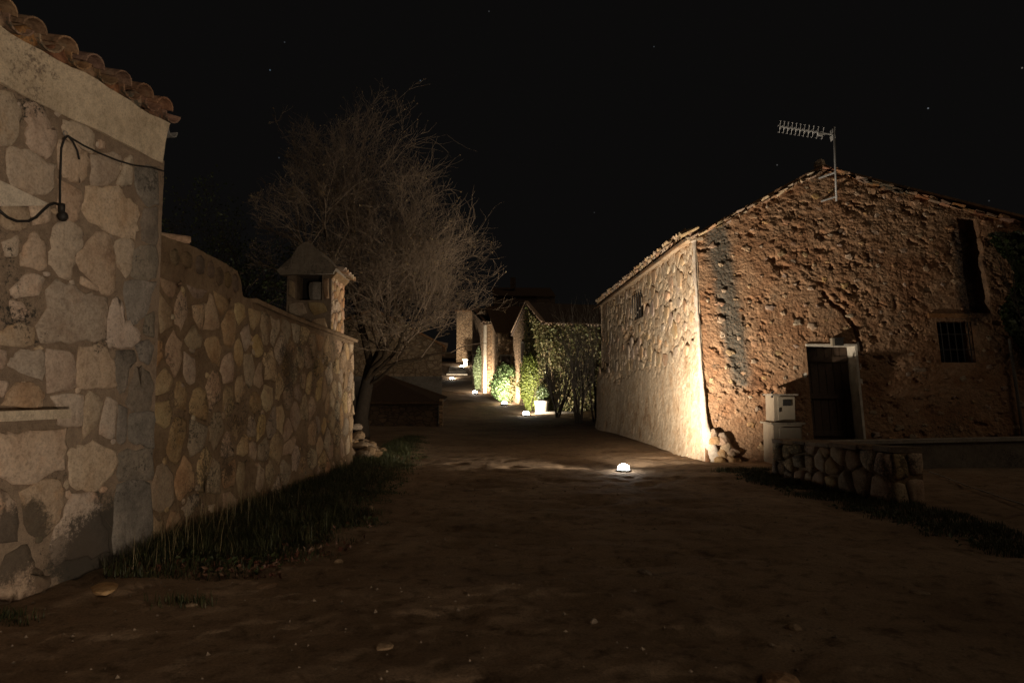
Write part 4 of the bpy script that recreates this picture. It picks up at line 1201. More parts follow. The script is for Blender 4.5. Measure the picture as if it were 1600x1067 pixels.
tw = empty("terrace_wall", (8.5, 14.2, 0), "long low terrace wall with a thin pale concrete edge in front of the gable", "wall")
t0, t1 = at_y(1338, 692, 14.2), at_y(1640, 679, 14.6)
b = MB(); b.prism([(t0.x - 1.0, 14.22, -.2), (t1.x + 3, 14.62, -.2), (t1.x + 3, 14.62, t1.z - .05), (t0.x - 1.0, 14.22, t0.z - .05)], [(t0.x - 1.0, 15.6, -.2), (t1.x + 3, 15.6, -.2), (t1.x + 3, 15.6, t1.z - .05), (t0.x - 1.0, 15.6, t0.z - .05)]); b.build("terrace_body", M_DARKCONC, tw)
b = MB(); b.prism([(t0.x - 1.0, 14.17, t0.z - .05), (t1.x + 3, 14.57, t1.z - .05), (t1.x + 3, 14.57, t1.z + .02), (t0.x - 1.0, 14.17, t0.z + .02)], [(t0.x - 1.0, 14.5, t0.z - .05), (t1.x + 3, 14.9, t1.z - .05), (t1.x + 3, 14.9, t1.z + .02), (t0.x - 1.0, 14.5, t0.z + .02)]); b.build("edge_slab", M_CONC, tw)
hs = [at_z(px, py, .05) for px, py in ((1452, 736), (1480, 746), (1510, 758), (1540, 768), (1575, 780), (1640, 800))]
b = MB(); b.tube([Vector((p.x, p.y, gz(p.x, p.y) + .045)) for p in hs], .012, 6); o = b.build("garden_hose", plain_mat("hose_rubber", (.35, .33, .30)), None, True)
tag(o, "thin pale hose lying on the dark ground beyond the low stone wall", "hose")
# ------------------------------------------------------------------ trees and plants
class Branches:
    """many tapered tubes gathered as arrays"""
    def __init__(s): s.V = []; s.Q = []; s.n = 0; s.tips = []
    def path(s, pts, rads, k):
        pts = np.asarray(pts, float); m = len(pts)
        d = np.gradient(pts, axis=0); d /= np.linalg.norm(d, axis=1)[:, None] + 1e-9
        ref = np.array([0, 0, 1.0]) if abs(d[0][2]) < .9 else np.array([1.0, 0, 0])
        x = np.cross(d, ref); x /= np.linalg.norm(x, axis=1)[:, None] + 1e-9
        y = np.cross(d, x)
        a = np.arange(k) * 2 * np.pi / k
        ring = pts[:, None] + (x[:, None] * np.cos(a)[None, :, None] + y[:, None] * np.sin(a)[None, :, None]) * np.asarray(rads)[:, None, None]
        I = s.n + np.arange(m * k).reshape(m, k); J = np.roll(I, -1, 1)
        s.V.append(ring.reshape(-1, 3)); s.Q.append(np.stack([I[:-1], J[:-1], J[1:], I[1:]], -1).reshape(-1, 4)); s.n += m * k
    def build(s, name, mat, parent):
        V = np.concatenate(s.V) - np.array(parent_origin(parent)); return fast_mesh(name, V, np.concatenate(s.Q), mat, parent, True)
def grow(B, rng, p, d, L, r, lv, maxlv, spread, upward, kids, wig, shrinkL=.68, inside=None, kmin=3, fine=None):
    m = 5 if lv <= 1 else (4 if lv < maxlv else 3)
    pts = [np.array(p, float)]; d = np.array(d, float)
    if inside is not None and lv > 0:
        for _ in range(3):
            if inside(pts[0] + d * L): break
            L *= .6
        else:
            if not inside(pts[0]): return
    for i in range(m):
        d = d + np.array([rng.gauss(0, wig), rng.gauss(0, wig), rng.gauss(0, wig * .8) + upward]); d /= np.linalg.norm(d)
        pts.append(pts[-1] + d * L / m)
    rads = [r * (1 - .62 * i / m) for i in range(m + 1)]
    (fine if fine is not None and lv > 0 else B).path(pts, rads, 8 if lv == 0 else (5 if lv == 1 else kmin))
    if lv == maxlv:
        B.tips.append(pts[-1]); return
    nk = kids[min(lv, len(kids) - 1)]
    for j in range(nk):
        t = rng.uniform(.30, 1.0) if j else 1.0
        i = min(m - 1, int(t * m)); f = t * m - i; q = pts[i] * (1 - f) + pts[i + 1] * f
        ax_ = np.array([rng.gauss(0, 1), rng.gauss(0, 1), rng.gauss(0, .8)]); ax_ -= d * ax_.dot(d); ax_ /= np.linalg.norm(ax_) + 1e-9
        sp = spread * rng.uniform(.55, 1.3); nd = d * math.cos(sp) + ax_ * math.sin(sp)
        grow(B, rng, q, nd, L * shrinkL * rng.uniform(.7, 1.2), max(.0045, r * (1 - .62 * t) * .72), lv + 1, maxlv, spread, upward, kids, wig, shrinkL, inside, kmin, fine)
def leaves(name, P, size, mat, parent=None, rng=RN, normals=None, asp=.6, tag_=None):
    """one small bent leaf (two triangles) per point"""
    P = np.asarray(P, float); n = len(P)
    a = rng.normal(size=(n, 3)); a /= np.linalg.norm(a, axis=1)[:, None]
    b_ = rng.normal(size=(n, 3))
    if normals is not None:
        a = a + 0; nn = normals + .6 * rng.normal(size=(n, 3)); a = a - nn * (np.sum(a * nn, 1) / (np.sum(nn * nn, 1) + 1e-9))[:, None]; a /= np.linalg.norm(a, axis=1)[:, None] + 1e-9; b_ = np.cross(nn, a)
    b_ -= a * np.sum(a * b_, 1)[:, None]; b_ /= np.linalg.norm(b_, axis=1)[:, None] + 1e-9
    c = np.cross(a, b_)
    s = (size * rng.uniform(.6, 1.35, n))[:, None]
    V = np.stack([P - a * s * .5, P + b_ * s * asp * .5 + c * s * .08, P + a * s * .5, P - b_ * s * asp * .5 + c * s * .08], 1)
    off = np.array(parent_origin(parent)) if parent is not None else 0
    return fast_mesh(name, (V - off).reshape(-1, 3), np.arange(4 * n).reshape(n, 4), mat, parent, False)

# big bare tree behind the chimney
rt = random.Random(12)
TB = (-4.7, 21.5, 0)
bt = empty("bare_tree", TB, "large wide bare tree with a dense tangle of pale brown twigs behind the garden chimney", "tree")
tr = Branches(); tr.path([(-4.7, 21.5, -.2), (-4.75, 21.5, .8), (-4.6, 21.6, 1.7), (-4.45, 21.5, 2.4)], [.30, .24, .20, .17], 10)
tr.path([(-4.72, 21.5, .6), (-5.1, 21.6, 1.6), (-5.5, 21.6, 2.8)], [.16, .13, .11], 8)
tr.build("trunk", M_BARKD, bt)  # near-black bark keeps the trunk dim: shade put into its colour
def crown(q): return ((q[0] + 4.0) / 4.4) ** 2 + ((q[1] - 21.5) / 3.6) ** 2 + ((q[2] - 6.0) / 5.3) ** 2 < 1 + .34 * math.sin(q[0] * 2.1 + 1) * math.sin(q[2] * 1.7) and q[2] > 2.6 + .35 * max(0, q[0] + 4.5)
br = Branches(); tw_b = Branches()
starts = [((-4.45, 21.5, 2.4), (.05, .1, 1), 4.4, .12), ((-4.45, 21.5, 2.3), (.75, -.1, .8), 3.0, .10), ((-5.5, 21.6, 2.8), (-.75, .1, .85), 2.8, .09), ((-5.5, 21.6, 2.7), (-.15, -.2, 1), 4.0, .09),
          ((-4.5, 21.5, 2.2), (.35, .3, .95), 4.2, .10), ((-4.5, 21.5, 2.0), (1.0, -.35, .45), 2.9, .07), ((-4.6, 21.5, 1.9), (.3, -.7, .8), 2.8, .08), ((-5.3, 21.6, 2.2), (-.9, -.3, .45), 2.7, .07), ((-4.5, 21.5, 2.2), (.9, .4, .3), 2.8, .07),
          ((-4.5, 21.5, 1.8), (.6, -.6, .35), 2.2, .05), ((-4.5, 21.5, 2.0), (-.2, .8, .8), 2.8, .07)]
for p, d, L, r in starts:
    d = np.array(d) / np.linalg.norm(d)
    grow(br, rt, p, d, L, r * 1.05, 0, 5, .66, .045, [6, 5, 4, 4, 4], .22, .72, crown, 3, tw_b)
br.build("limbs", M_BARKD, bt); tw_b.build("branches", M_TWIG, bt)  # limbs share the bark darkened to stand in for shade
tips = np.array(br.tips); print("tips", len(tips), tips.min(0), tips.max(0))
sel = tips[RN.random(len(tips)) < .22] + RN.normal(0, .04, (int(0), 3)) if False else tips[RN.random(len(tips)) < .22]
leaves("leaf_litter", sel, .055, M_LEAFDRY, bt).name = "leaf"
# darker tree further left, almost lost in the night
rt = random.Random(44)
dtr = empty("dark_tree", (-10.2, 24, 0), "dim second tree behind the garden wall, almost lost in the night between house and chimney", "tree")
tr = Branches(); tr.path([(-10.2, 24, -.2), (-10.3, 24, 1.5), (-10.2, 24, 3)], [.25, .2, .16], 8); tr.build("trunk", M_BARKD, dtr)
br = Branches()
for d in ((0, 0, 1), (.7, 0, .7), (-.7, 0, .7), (.3, -.5, .8), (-.3, .5, .9), (.8, -.3, .3)):
    d = np.array(d, float); d /= np.linalg.norm(d); grow(br, rt, (-10.2, 24, 2.7), d, 2.7, .1, 0, 4, .62, .03, [5, 4, 4, 4], .12, .68)
br.build("branches", M_BARKD, dtr)
leaves("leaf", np.repeat(np.array(br.tips), 3, 0) + RN.normal(0, .12, (3 * len(br.tips), 3)), .10, M_LEAFD, dtr)
# hedge-like scrub between wall and chimney
sc = empty("garden_shrub", (-6.4, 14.0, 0), "dark leafy shrub rising over the garden wall just left of the stone chimney", "shrub")
P = []
for _ in range(2600):
    v = RN.normal(size=3); v /= np.linalg.norm(v); k = RN.uniform(.55, 1.0) ** .5 * (1 + .25 * math.sin(5 * v[0] + 3 * v[2]))
    P.append((-6.2 + v[0] * 1.5 * k, 14.4 + v[1] * 1.2 * k, 2.3 + v[2] * 1.75 * k))
leaves("foliage", P, .085, M_LEAFDRY, sc)
br = Branches(); rt = random.Random(4)
for a in range(7): grow(br, rt, (-6.3, 14.4, -.1), (rt.uniform(-.4, .4), rt.uniform(-.3, .3), 1), 1.9, .035, 0, 3, .5, .05, [4, 4, 3], .1, .65)
br.build("stems", M_BARKD, sc)

# slim bare trees by the far end of the old house
for (px, Y, h, seed, lab) in ((903, 31.5, 5.0, 3, "slim bare tree with several dark stems in front of the ivy covered cottage"), (932, 32.5, 5.6, 8, "thin leafless tree close to the far corner of the old house"), (870, 36.0, 4.6, 15, "small twiggy bare tree standing by the ivy covered corner")):
    q = at_y(px, 640, Y); x = q.x; z0 = gz(x, Y)
    t_ = empty("slim_tree", (x, Y, z0), lab, "tree", "slim bare trees by the old house"); rt = random.Random(seed)
    tr = Branches(); br = Branches()
    for k in range(4):
        d = np.array([rt.uniform(-.32, .32), rt.uniform(-.2, .2), 1.0]); d /= np.linalg.norm(d)
        b0 = np.array([x + rt.uniform(-.15, .15), Y + rt.uniform(-.15, .15), z0 - .1]); pts = [b0]
        for i in range(5):
            d = d + np.array([rt.gauss(0, .07), rt.gauss(0, .07), .05]); d /= np.linalg.norm(d); pts.append(pts[-1] + d * h * .55 / 5)
        tr.path(pts, [.065 - .007 * i for i in range(6)], 6)
        for j in range(9):
            i = rt.randint(1, 5); dd = d + np.array([rt.gauss(0, .45), rt.gauss(0, .45), rt.uniform(.0, .5)]); dd /= np.linalg.norm(dd)
            grow(br, rt, pts[i], dd, h * .33, .026, 1, 3, .42, .07, [4, 4, 3], .09, .6)
    tr.build("trunk", M_BARKD, t_); br.build("branches", M_PALEBARK, t_)

# ------------------------------------------------------------------ houses down the lane
def brick_mat(name, a, b_, mort, sc, bump=.8):
    m, nt, N, L, B = new_mat(name)
    pos = N.new("ShaderNodeNewGeometry").outputs["Position"]
    v = N.new("ShaderNodeTexVoronoi"); v.feature = 'F1'; v.inputs["Scale"].default_value = sc
    e = N.new("ShaderNodeTexVoronoi"); e.feature = 'DISTANCE_TO_EDGE'; e.inputs["Scale"].default_value = sc
    mp = N.new("ShaderNodeMapping"); mp.inputs["Scale"].default_value = (1, 1, 1.5); L.new(pos, mp.inputs[0])
    nn = noise_node(nt, mp.outputs[0], 3, 3); wv = N.new("ShaderNodeVectorMath"); wv.operation = 'MULTIPLY_ADD'
    L.new(nn.outputs[1], wv.inputs[0]); wv.inputs[1].default_value = (.25, .25, .25); L.new(mp.outputs[0], wv.inputs[2])
    L.new(wv.outputs[0], v.inputs["Vector"]); L.new(wv.outputs[0], e.inputs["Vector"])
    sp = N.new("ShaderNodeSeparateColor"); L.new(v.outputs["Color"], sp.inputs[0])
    c = mixc(nt, sp.outputs[0], a, b_)
    n3 = noise_node(nt, pos, 9, 4, .7); c = mixc(nt, .8, c, ramp_node(nt, n3.outputs[0], [(.3, (.6, .6, .6)), (.6, (1.1, 1.1, 1.1))]).outputs[0], 'MULTIPLY')
    mk = mrange(nt, e.outputs["Distance"], .03, .10)
    c = mixc(nt, mk, mort, c)
    L.new(c, B.inputs["Base Color"]); B.inputs["Roughness"].default_value = .95
    bp = N.new("ShaderNodeBump"); bp.inputs["Strength"].default_value = bump; bp.inputs["Distance"].default_value = .06
    L.new(mathn(nt, 'ADD', mk, n3.outputs[0]), bp.inputs["Height"]); L.new(bp.outputs[0], B.inputs["Normal"])
    return m
M_FARSTONE = brick_mat("far_rubble_stone", (.32, .20, .11), (.46, .31, .18), (.17, .11, .065), 3.2)
M_FARBRICK = brick_mat("far_pale_stone", (.46, .36, .24), (.58, .46, .32), (.2, .13, .08), 4.0)
M_DIMSTONE = brick_mat("dim_house_stone", (.42, .31, .20), (.58, .44, .30), (.30, .21, .13), 3.6)
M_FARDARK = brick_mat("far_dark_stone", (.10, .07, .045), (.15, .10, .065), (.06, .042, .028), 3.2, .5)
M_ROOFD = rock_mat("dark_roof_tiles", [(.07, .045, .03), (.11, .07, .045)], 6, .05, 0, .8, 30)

def house(name, label, K, ang, wid, dep, eave, ridge, wall_m, roof_m, gable_side='street', z0=None, extra_roof=.25):
    """K: corner nearest the lane.  ang: turn of the lane side (radians, left positive). Front runs to the right of K, lane side runs back."""
    z0 = gz(K[0], K[1]) if z0 is None else z0
    t_ = empty(name, (K[0], K[1], z0), label, "house")
    U = Vector((math.cos(ang), math.sin(ang), 0)); V = Vector((-math.sin(ang), math.cos(ang), 0)); o = Vector((K[0], K[1], 0))
    def w(a, c, z): return o + U * a + V * c + Vector((0, 0, z))
    pts = [w(0, 0, z0 - .6), w(wid, 0, z0 - .6), w(wid, dep, z0 - .6), w(0, dep, z0 - .6)]
    b = MB()
    if gable_side == 'street':       # ridge runs along U, gable faces the lane
        A_ = [(0, z0 - .6), (0, eave), (dep / 2, ridge), (dep, eave), (dep, z0 - .6)]
        b.prism([w(0, c, z) for c, z in A_], [w(wid, c, z) for c, z in A_])
        b.build("wall", wall_m, t_)
        b = MB(); e = .18
        for c0, c1, zz0, zz1 in ((-e, dep / 2, eave - e * (ridge - eave) / (dep / 2), ridge), (dep + e, dep / 2, eave - e * (ridge - eave) / (dep / 2), ridge)):
            b.prism([w(-.12, c0, zz0 + .02), w(wid, c0, zz0 + .02), w(wid, c1, zz1 + .02), w(-.12, c1, zz1 + .02)], [w(-.12, c0, zz0 + .14), w(wid, c0, zz0 + .14), w(wid, c1, zz1 + .14), w(-.12, c1, zz1 + .14)])
        b.build("roof", roof_m, t_)
    elif gable_side == 'front':
        A_ = [(0, z0 - .6), (0, eave), (wid / 2, ridge), (wid, eave), (wid, z0 - .6)]
        b.prism([w(a, 0, z) for a, z in A_], [w(a, dep, z) for a, z in A_]); b.build("wall", wall_m, t_)
        b = MB(); e = .22
        for a0, a1 in ((-e, wid / 2), (wid + e, wid / 2)):
            zz0 = eave - e * (ridge - eave) / (wid / 2)
            b.prism([w(a0, -.15, zz0 + .02), w(a0, dep, zz0 + .02), w(a1, dep, ridge + .02), w(a1, -.15, ridge + .02)], [w(a0, -.15, zz0 + .14), w(a0, dep, zz0 + .14), w(a1, dep, ridge + .14), w(a1, -.15, ridge + .14)])
        b.build("roof", roof_m, t_)
    else:                            # lean-to rising away from the front
        A_ = [(0, z0 - .6), (0, eave), (dep, ridge), (dep, z0 - .6)]
        b.prism([w(0, c, z) for c, z in A_], [w(wid, c, z) for c, z in A_]); b.build("wall", wall_m, t_)
        b = MB(); sl = (ridge - eave) / dep
        b.prism([w(-.2, -.3, eave - .3 * sl + .02), w(wid + .1, -.3, eave - .3 * sl + .02), w(wid + .1, dep, ridge + .02), w(-.2, dep, ridge + .02)], [w(-.2, -.3, eave - .3 * sl + .12), w(wid + .1, -.3, eave - .3 * sl + .12), w(wid + .1, dep, ridge + .12), w(-.2, dep, ridge + .12)])
        b.build("roof", roof_m, t_)
    return t_, w
def eave_row(w, parent, a0, a1, c, z, n, mat, face='front', scale=1.4):
    me = tile_mesh("eave_tile", .11 * scale, .09 * scale, .5, .02, True, mat)
    for i in range(n):
        a = a0 + (a1 - a0) * (i + .5) / n
        o = bpy.data.objects.new("eave_tile", me); q = w(a, c, z) if face == 'front' else w(c, a, z)
        dirv = (w(0, 1, 0) - w(0, 0, 0)) if face == 'front' else (w(1, 0, 0) - w(0, 0, 0))
        o.location = q - parent.location; o.rotation_euler = (math.radians(18), R.uniform(-.1, .1), math.atan2(dirv.y, dirv.x) - math.pi / 2); link(o, parent)
def window_on(parent, w, a0, a1, z0, z1, front=True, c=0.0):
    def g(a, d, z): return w(a, c - d, z) if front else w(c - d, a, z)
    b = MB()
    for (x0, x1, y0, y1) in ((a0 - .1, a0, z0 - .1, z1 + .1), (a1, a1 + .1, z0 - .1, z1 + .1), (a0, a1, z1, z1 + .1), (a0, a1, z0 - .1, z0)):
        b.prism([g(x0, .06, y0), g(x1, .06, y0), g(x1, .06, y1), g(x0, .06, y1)], [g(x0, -.1, y0), g(x1, -.1, y0), g(x1, -.1, y1), g(x0, -.1, y1)])
    f = b.build("window_frame", M_CONC, parent)
    b = MB(); b.prism([g(a0, .02, z0), g(a1, .02, z0), g(a1, .02, z1), g(a0, .02, z1)], [g(a0, -.05, z0), g(a1, -.05, z0), g(a1, -.05, z1), g(a0, -.05, z1)]); b.build("shutter", M_WOODDARK, f)

# ivy covered cottage, gable to the lane
K1 = at_y(850, 640, 40.0); an1 = math.radians(14)
eD, rD = at_y(850, 508, 40).z, at_y(823, 476, 43.5).z
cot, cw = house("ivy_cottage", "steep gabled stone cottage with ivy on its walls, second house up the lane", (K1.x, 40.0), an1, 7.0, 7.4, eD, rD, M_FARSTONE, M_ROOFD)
eave_row(cw, cot, 0, 7.0, -.25, eD - .02, 34, M_TILE_PALE)
b = MB(); sl = (rD - eD) / 3.7
for c0, c1 in ((0, 3.7), (7.4, 3.7)):
    z0_, z1_ = eD + .15, rD + .15
    b.prism([cw(-.16, c0, z0_), cw(.08, c0, z0_), cw(.08, c1, z1_), cw(-.16, c1, z1_)], [cw(-.16, c0, z0_ + .10), cw(.08, c0, z0_ + .10), cw(.08, c1, z1_ + .10), cw(-.16, c1, z1_ + .10)])
b.build("verge", M_TILE_PALE, cot)
window_on(cot, cw, 4.3, 5.0, 3.6, 4.7, front=False)
iv = empty("ivy", cw(0, 0, .4), "mottled green and tan ivy covering the lamp-lit corner of the steep gabled cottage", "ivy")
P = []; NN = []
Uc = np.array(cw(1, 0, 0) - cw(0, 0, 0)); Vc = np.array(cw(0, 1, 0) - cw(0, 0, 0))
for _ in range(15000):
    a = abs(RN.normal(0, 2.6)); z = RN.uniform(.3, eD + .05)
    if a > 6.8 or RN.random() > (1.0 if a < 1.7 else .62): continue
    d = abs(RN.normal(.10, .08)) + .22 * max(0, math.sin(a * 2.2) * math.sin(z * 1.9))
    P.append(np.array(cw(a - .1, -d, z))); NN.append(-Vc + np.array([0, 0, .3]))
for _ in range(6500):
    c = RN.uniform(0, 3.6) ** 1.0; z = RN.uniform(1.0, eD + sl * c)
    if RN.random() > (.9 if c < 1.2 else .55): continue
    P.append(np.array(cw(-abs(RN.normal(.12, .08)), c, z))); NN.append(-Uc + np.array([0, 0, .3]))
leaves("foliage", P, .17, M_IVY, iv, normals=np.array(NN), asp=.8)
br = Branches(); rt = random.Random(6)
for a in (.2, .7, 1.4, 2.4): grow(br, rt, cw(a, -.05, .3), (rt.uniform(-.2, .2), 0, 1), 2.2, .03, 0, 2, .4, .1, [4, 4], .06, .7)
br.build("stems", M_BARK, iv)
# dark wing between the cottage and the narrow house
KW = at_y(778, 610, 52.0); eW, rW = at_y(790, 520, 52).z, at_y(790, 478, 57).z
wing, ww = house("dark_wing_house", "dark stone house with a small framed window, set back between two lit houses", (KW.x, 52.0), math.radians(10), 4.5, 6.0, eW, rW, M_FARSTONE, M_ROOFD, 'lean')
window_on(wing, ww, .25, .95, at_y(783, 576, 52).z, at_y(783, 556, 52).z)
# narrow house with a bright pillar edge
KN = at_y(758, 610, 55.0); eN = at_y(760, 506, 55).z; rN = at_y(775, 478, 59).z
nar, nw = house("narrow_house", "narrow stone house with a brightly lit tiled corner beside the slender cypress", (KN.x, 55.0), math.radians(12), 1.9, 7.0, eN, rN, M_FARSTONE, M_ROOFD, 'lean')
eave_row(nw, nar, -.3, 1.5, -.3, eN + .0, 7, M_TILE_PALE, scale=1.7)
b = MB(); b.prism([nw(-.08, -.08, gz(0, 55) - .4), nw(.10, -.08, gz(0, 55) - .4), nw(.10, .4, gz(0, 55) - .4), nw(-.08, .4, gz(0, 55) - .4)], [nw(-.08, -.08, eN - .1), nw(.10, -.08, eN - .1), nw(.10, .4, eN - .1), nw(-.08, .4, eN - .1)]); b.build("corner_pilaster", M_PLASTER, nar)
b = MB(); b.prism([nw(-.12, -.10, eN), nw(.10, -.10, eN), nw(.10, 7, rN + .1), nw(-.12, 7, rN + .1)], [nw(-.12, -.10, eN + .2), nw(.10, -.10, eN + .2), nw(.10, 7, rN + .3), nw(-.12, 7, rN + .3)]); b.build("verge", M_TILE, nar)
# tall house at the head of the lane
KT = at_y(713, 585, 78.0); eT = at_y(720, 487, 78).z
tal, tw_ = house("tall_house", "tall square stone house with a tiled eave at the far head of the lane", (KT.x, 78.0), 0.0, 3.6, 6.0, eT, eT + 1.0, M_FARSTONE, M_TILE, 'lean', z0=4.4)
eave_row(tw_, tal, -.4, 3.9, -.35, eT - .02, 17, M_TILE, scale=1.7)
b = MB(); b.prism([tw_(2.1, -.02, 4), tw_(3.62, -.02, 4), tw_(3.62, -.8, 4), tw_(2.1, -.8, 4)][::-1], [tw_(2.1, -.02, eT - .9), tw_(3.62, -.02, eT - .9), tw_(3.62, -.8, eT - .9), tw_(2.1, -.8, eT - .9)][::-1]); b.build("porch_wall", M_FARDARK, tal)
# long dark building on the skyline
KB = at_y(772, 470, 100.0)
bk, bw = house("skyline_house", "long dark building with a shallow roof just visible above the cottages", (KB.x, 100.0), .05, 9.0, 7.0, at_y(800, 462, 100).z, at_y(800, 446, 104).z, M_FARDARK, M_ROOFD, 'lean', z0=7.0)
for k in range(3): window_on(bk, bw, 1.2 + 2.6 * k, 2.2 + 2.6 * k, at_y(800, 486, 100).z, at_y(800, 474, 100).z)
b = MB(); q = bw(3.0, 4, at_y(800, 446, 104).z - .6); b.box(q + Vector((0, 0, .9)), .8, .8, 1.8); b.build("chimney", M_FARDARK, bk)

# dim gabled house on the left side of the lane with a lean-to in front
GL = at_y(690, 600, 34.0)
z_e, z_r = at_y(690, 541, 34).z, at_y(585, 486, 34).z
b_ = empty("dim_gabled_house", (GL.x, 34.0, .1), "dim stone house with sloping roof behind the bare tree, its corner by the lane", "house")
xl = -11.0; xa = at_y(585, 486, 34).x
P0 = [(GL.x, 34.0)]
b = MB(); A_ = [(xl, -.4), (GL.x, -.4), (GL.x, z_e), (xa, z_r), (xl, z_e + .3)]
b.prism([Vector((x, 34.0, z)) for x, z in A_], [Vector((x - .9, 42.0, z)) for x, z in A_]); b.build("wall", M_DIMSTONE, b_)
b = MB(); zb0, zb1 = at_y(650, 622, 34).z, at_y(650, 588, 34).z
b.prism([Vector((-8.5, 33.94, -.2)), Vector((GL.x + .01, 33.94, -.2)), Vector((GL.x + .01, 33.94, zb1)), Vector((-8.5, 33.94, zb1))], [Vector((-8.5, 34.02, -.2)), Vector((GL.x + .01, 34.02, -.2)), Vector((GL.x + .01, 34.02, zb1)), Vector((-8.5, 34.02, zb1))]); b.build("plastered_base", M_CONC, b_)
b = MB()
for (x0, z0_, x1, z1_) in ((GL.x + .25, z_e - .12, xa, z_r), (xl - .2, z_e + .25, xa, z_r)):
    b.prism([Vector((x0, 33.8, z0_ + .02)), Vector((x0 - .9, 42, z0_ + .02)), Vector((x1 - .9, 42, z1_ + .02)), Vector((x1, 33.8, z1_ + .02))], [Vector((x0, 33.8, z0_ + .14)), Vector((x0 - .9, 42, z0_ + .14)), Vector((x1 - .9, 42, z1_ + .14)), Vector((x1, 33.8, z1_ + .14))])
b.build("roof", M_TILE, b_)
me = tile_mesh("eave_tile", .16, .13, .5, .02, True, M_TILE_PALE)
for k in range(20):
    o = bpy.data.objects.new("eave_tile", me); o.location = Vector((GL.x + .28 - .9 * k * .4 / 8, 33.95 + k * .4, z_e + .02)) - b_.location; o.rotation_euler = (math.radians(15), 0, math.pi / 2); link(o, b_)
sh = empty("lean_to_shed", (-4.3, 29.2, 0), "low dark lean-to shed with hipped roof against the dim gabled house", "shed")
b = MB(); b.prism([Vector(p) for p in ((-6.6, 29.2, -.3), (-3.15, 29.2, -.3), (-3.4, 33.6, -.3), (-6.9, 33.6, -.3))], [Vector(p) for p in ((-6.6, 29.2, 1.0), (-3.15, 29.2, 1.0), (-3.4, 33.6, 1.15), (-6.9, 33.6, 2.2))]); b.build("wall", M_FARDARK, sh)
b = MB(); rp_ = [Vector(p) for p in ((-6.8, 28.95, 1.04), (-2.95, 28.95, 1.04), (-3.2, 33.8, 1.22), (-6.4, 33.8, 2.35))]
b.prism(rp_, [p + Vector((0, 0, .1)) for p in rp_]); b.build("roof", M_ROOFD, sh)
b = MB(); b.box((-3.02, 29.3, .6), .14, .5, 1.3); b.build("corner_post", M_FARSTONE, sh)

# gate post, steps, planter, shrubs up the lane
GP = at_y(727, 586, 74.0); zt_ = at_y(727, 563, 74).z; zb_ = gz(0, 74) - .2
gp = empty("gate_post", (GP.x, 74.0, zb_), "short white gate post glowing beside the farthest lamp", "post")
b = MB(); b.box((GP.x, 74.2, (zb_ + zt_) / 2), .42, .42, zt_ - zb_); b.build("shaft", M_POT, gp)
b = MB(); b.box((GP.x, 74.2, zt_ + .06), .58, .58, .12); b.build("cap", M_POT, gp)
st = empty("stone_steps", (-5.9, 70, 3.0), "short flight of lit stone steps climbing to the farthest lamp", "steps")
for k in range(6):
    Y = 68.6 + k * .95; zz0 = gz(0, Y)
    b = MB(); b.box((at_y(714, 590, Y).x, Y + .5, zz0 + .02), 2.1 - .12 * k, 1.05, .30); b.build("step", M_CONC, st)

def bush(name, label, px, Y, ztop_py, wpx, mat, n, size, shape=1.0, cat="shrub", dry=None, group=None, egg=0.0):
    q = at_y(px, 610, Y); x = q.x; z0 = gz(x, Y); zt = at_y(px, ztop_py, Y).z; h = zt - z0; rx = wpx / F * Y / 2
    t_ = empty(name, (x, Y, z0), label, cat, group)
    P = []; NN = []; Pd = []; Nd = []
    for _ in range(n):
        v = RN.normal(size=3); v /= np.linalg.norm(v)
        k = RN.uniform(.72, 1.03) + .16 * math.sin(4.1 * v[0] + 2 * v[1] + px) * math.sin(3.3 * v[2] + Y) + .06 * math.sin(11 * v[0] + 9 * v[2])
        wv = 1 - egg * max(0, v[2])
        p = (x + v[0] * rx * k * wv, Y + v[1] * rx * .9 * k * wv, z0 + h * .5 + v[2] * h * .5 * k)
        if dry and v[0] > .25 and v[2] < .35: Pd.append(p); Nd.append(v)
        else: P.append(p); NN.append(v)
    leaves("foliage", P, size, mat, t_, normals=np.array(NN))
    if Pd: leaves("dry_foliage", Pd, size, dry, t_, normals=np.array(Nd))
    br = Branches(); rt = random.Random(int(px))
    for a in range(5): grow(br, rt, (x, Y, z0 - .05), (rt.uniform(-.5, .5), rt.uniform(-.4, .4), 1), h * .55, .03, 0, 2, .5, .02, [4, 3], .1, .6)
    br.build("stems", M_BARKD, t_); return t_
bush("round_shrub", "bright green loose shrub with a browned side, by a lamp before the dark house", 790, 47.0, 568, 48, M_LEAFG, 3600, .17, dry=M_IVY)
bush("oval_shrub", "tall oval yellow-green shrub against the gable of the ivy cottage", 830, 40.6, 553, 40, M_LEAFY, 5200, .13, egg=.15)
bush("cypress", "slender pale green cypress beside the narrow lit house", 748, 57.0, 543, 17, M_LEAFC, 3000, .16, cat="tree", egg=.45)
PL = at_y(846, 641, 39.4); pz = gz(PL.x, 39.4)
pot = empty("planter", (PL.x, 39.2, pz), "round white planter holding a dark plant at the ivy covered corner", "planter")
b = MB(); b.lathe((PL.x, 39.2, pz), [(.30, 0), (.36, .1), (.40, .55), (.44, .66), (.42, .72), (.36, .70), (.34, .6)], 18); b.build("pot", M_POT, pot, True)
b = MB(); b.lathe((PL.x, 39.2, pz), [(.02, .62), (.35, .62), (.35, .64), (.02, .64)], 14); b.build("soil", M_BARKD, pot)
pp = empty("potted_plant", (PL.x, 39.2, pz + .65), "dark bushy plant growing in the round white planter", "plant")
P = [];
for _ in range(700):
    v = RN.normal(size=3); v /= np.linalg.norm(v); k = RN.uniform(.5, 1); P.append((PL.x + .05 + v[0] * .38 * k, 39.2 + v[1] * .38 * k, pz + 1.1 + v[2] * .5 * k))
leaves("foliage", P, .11, M_LEAFD, pp)
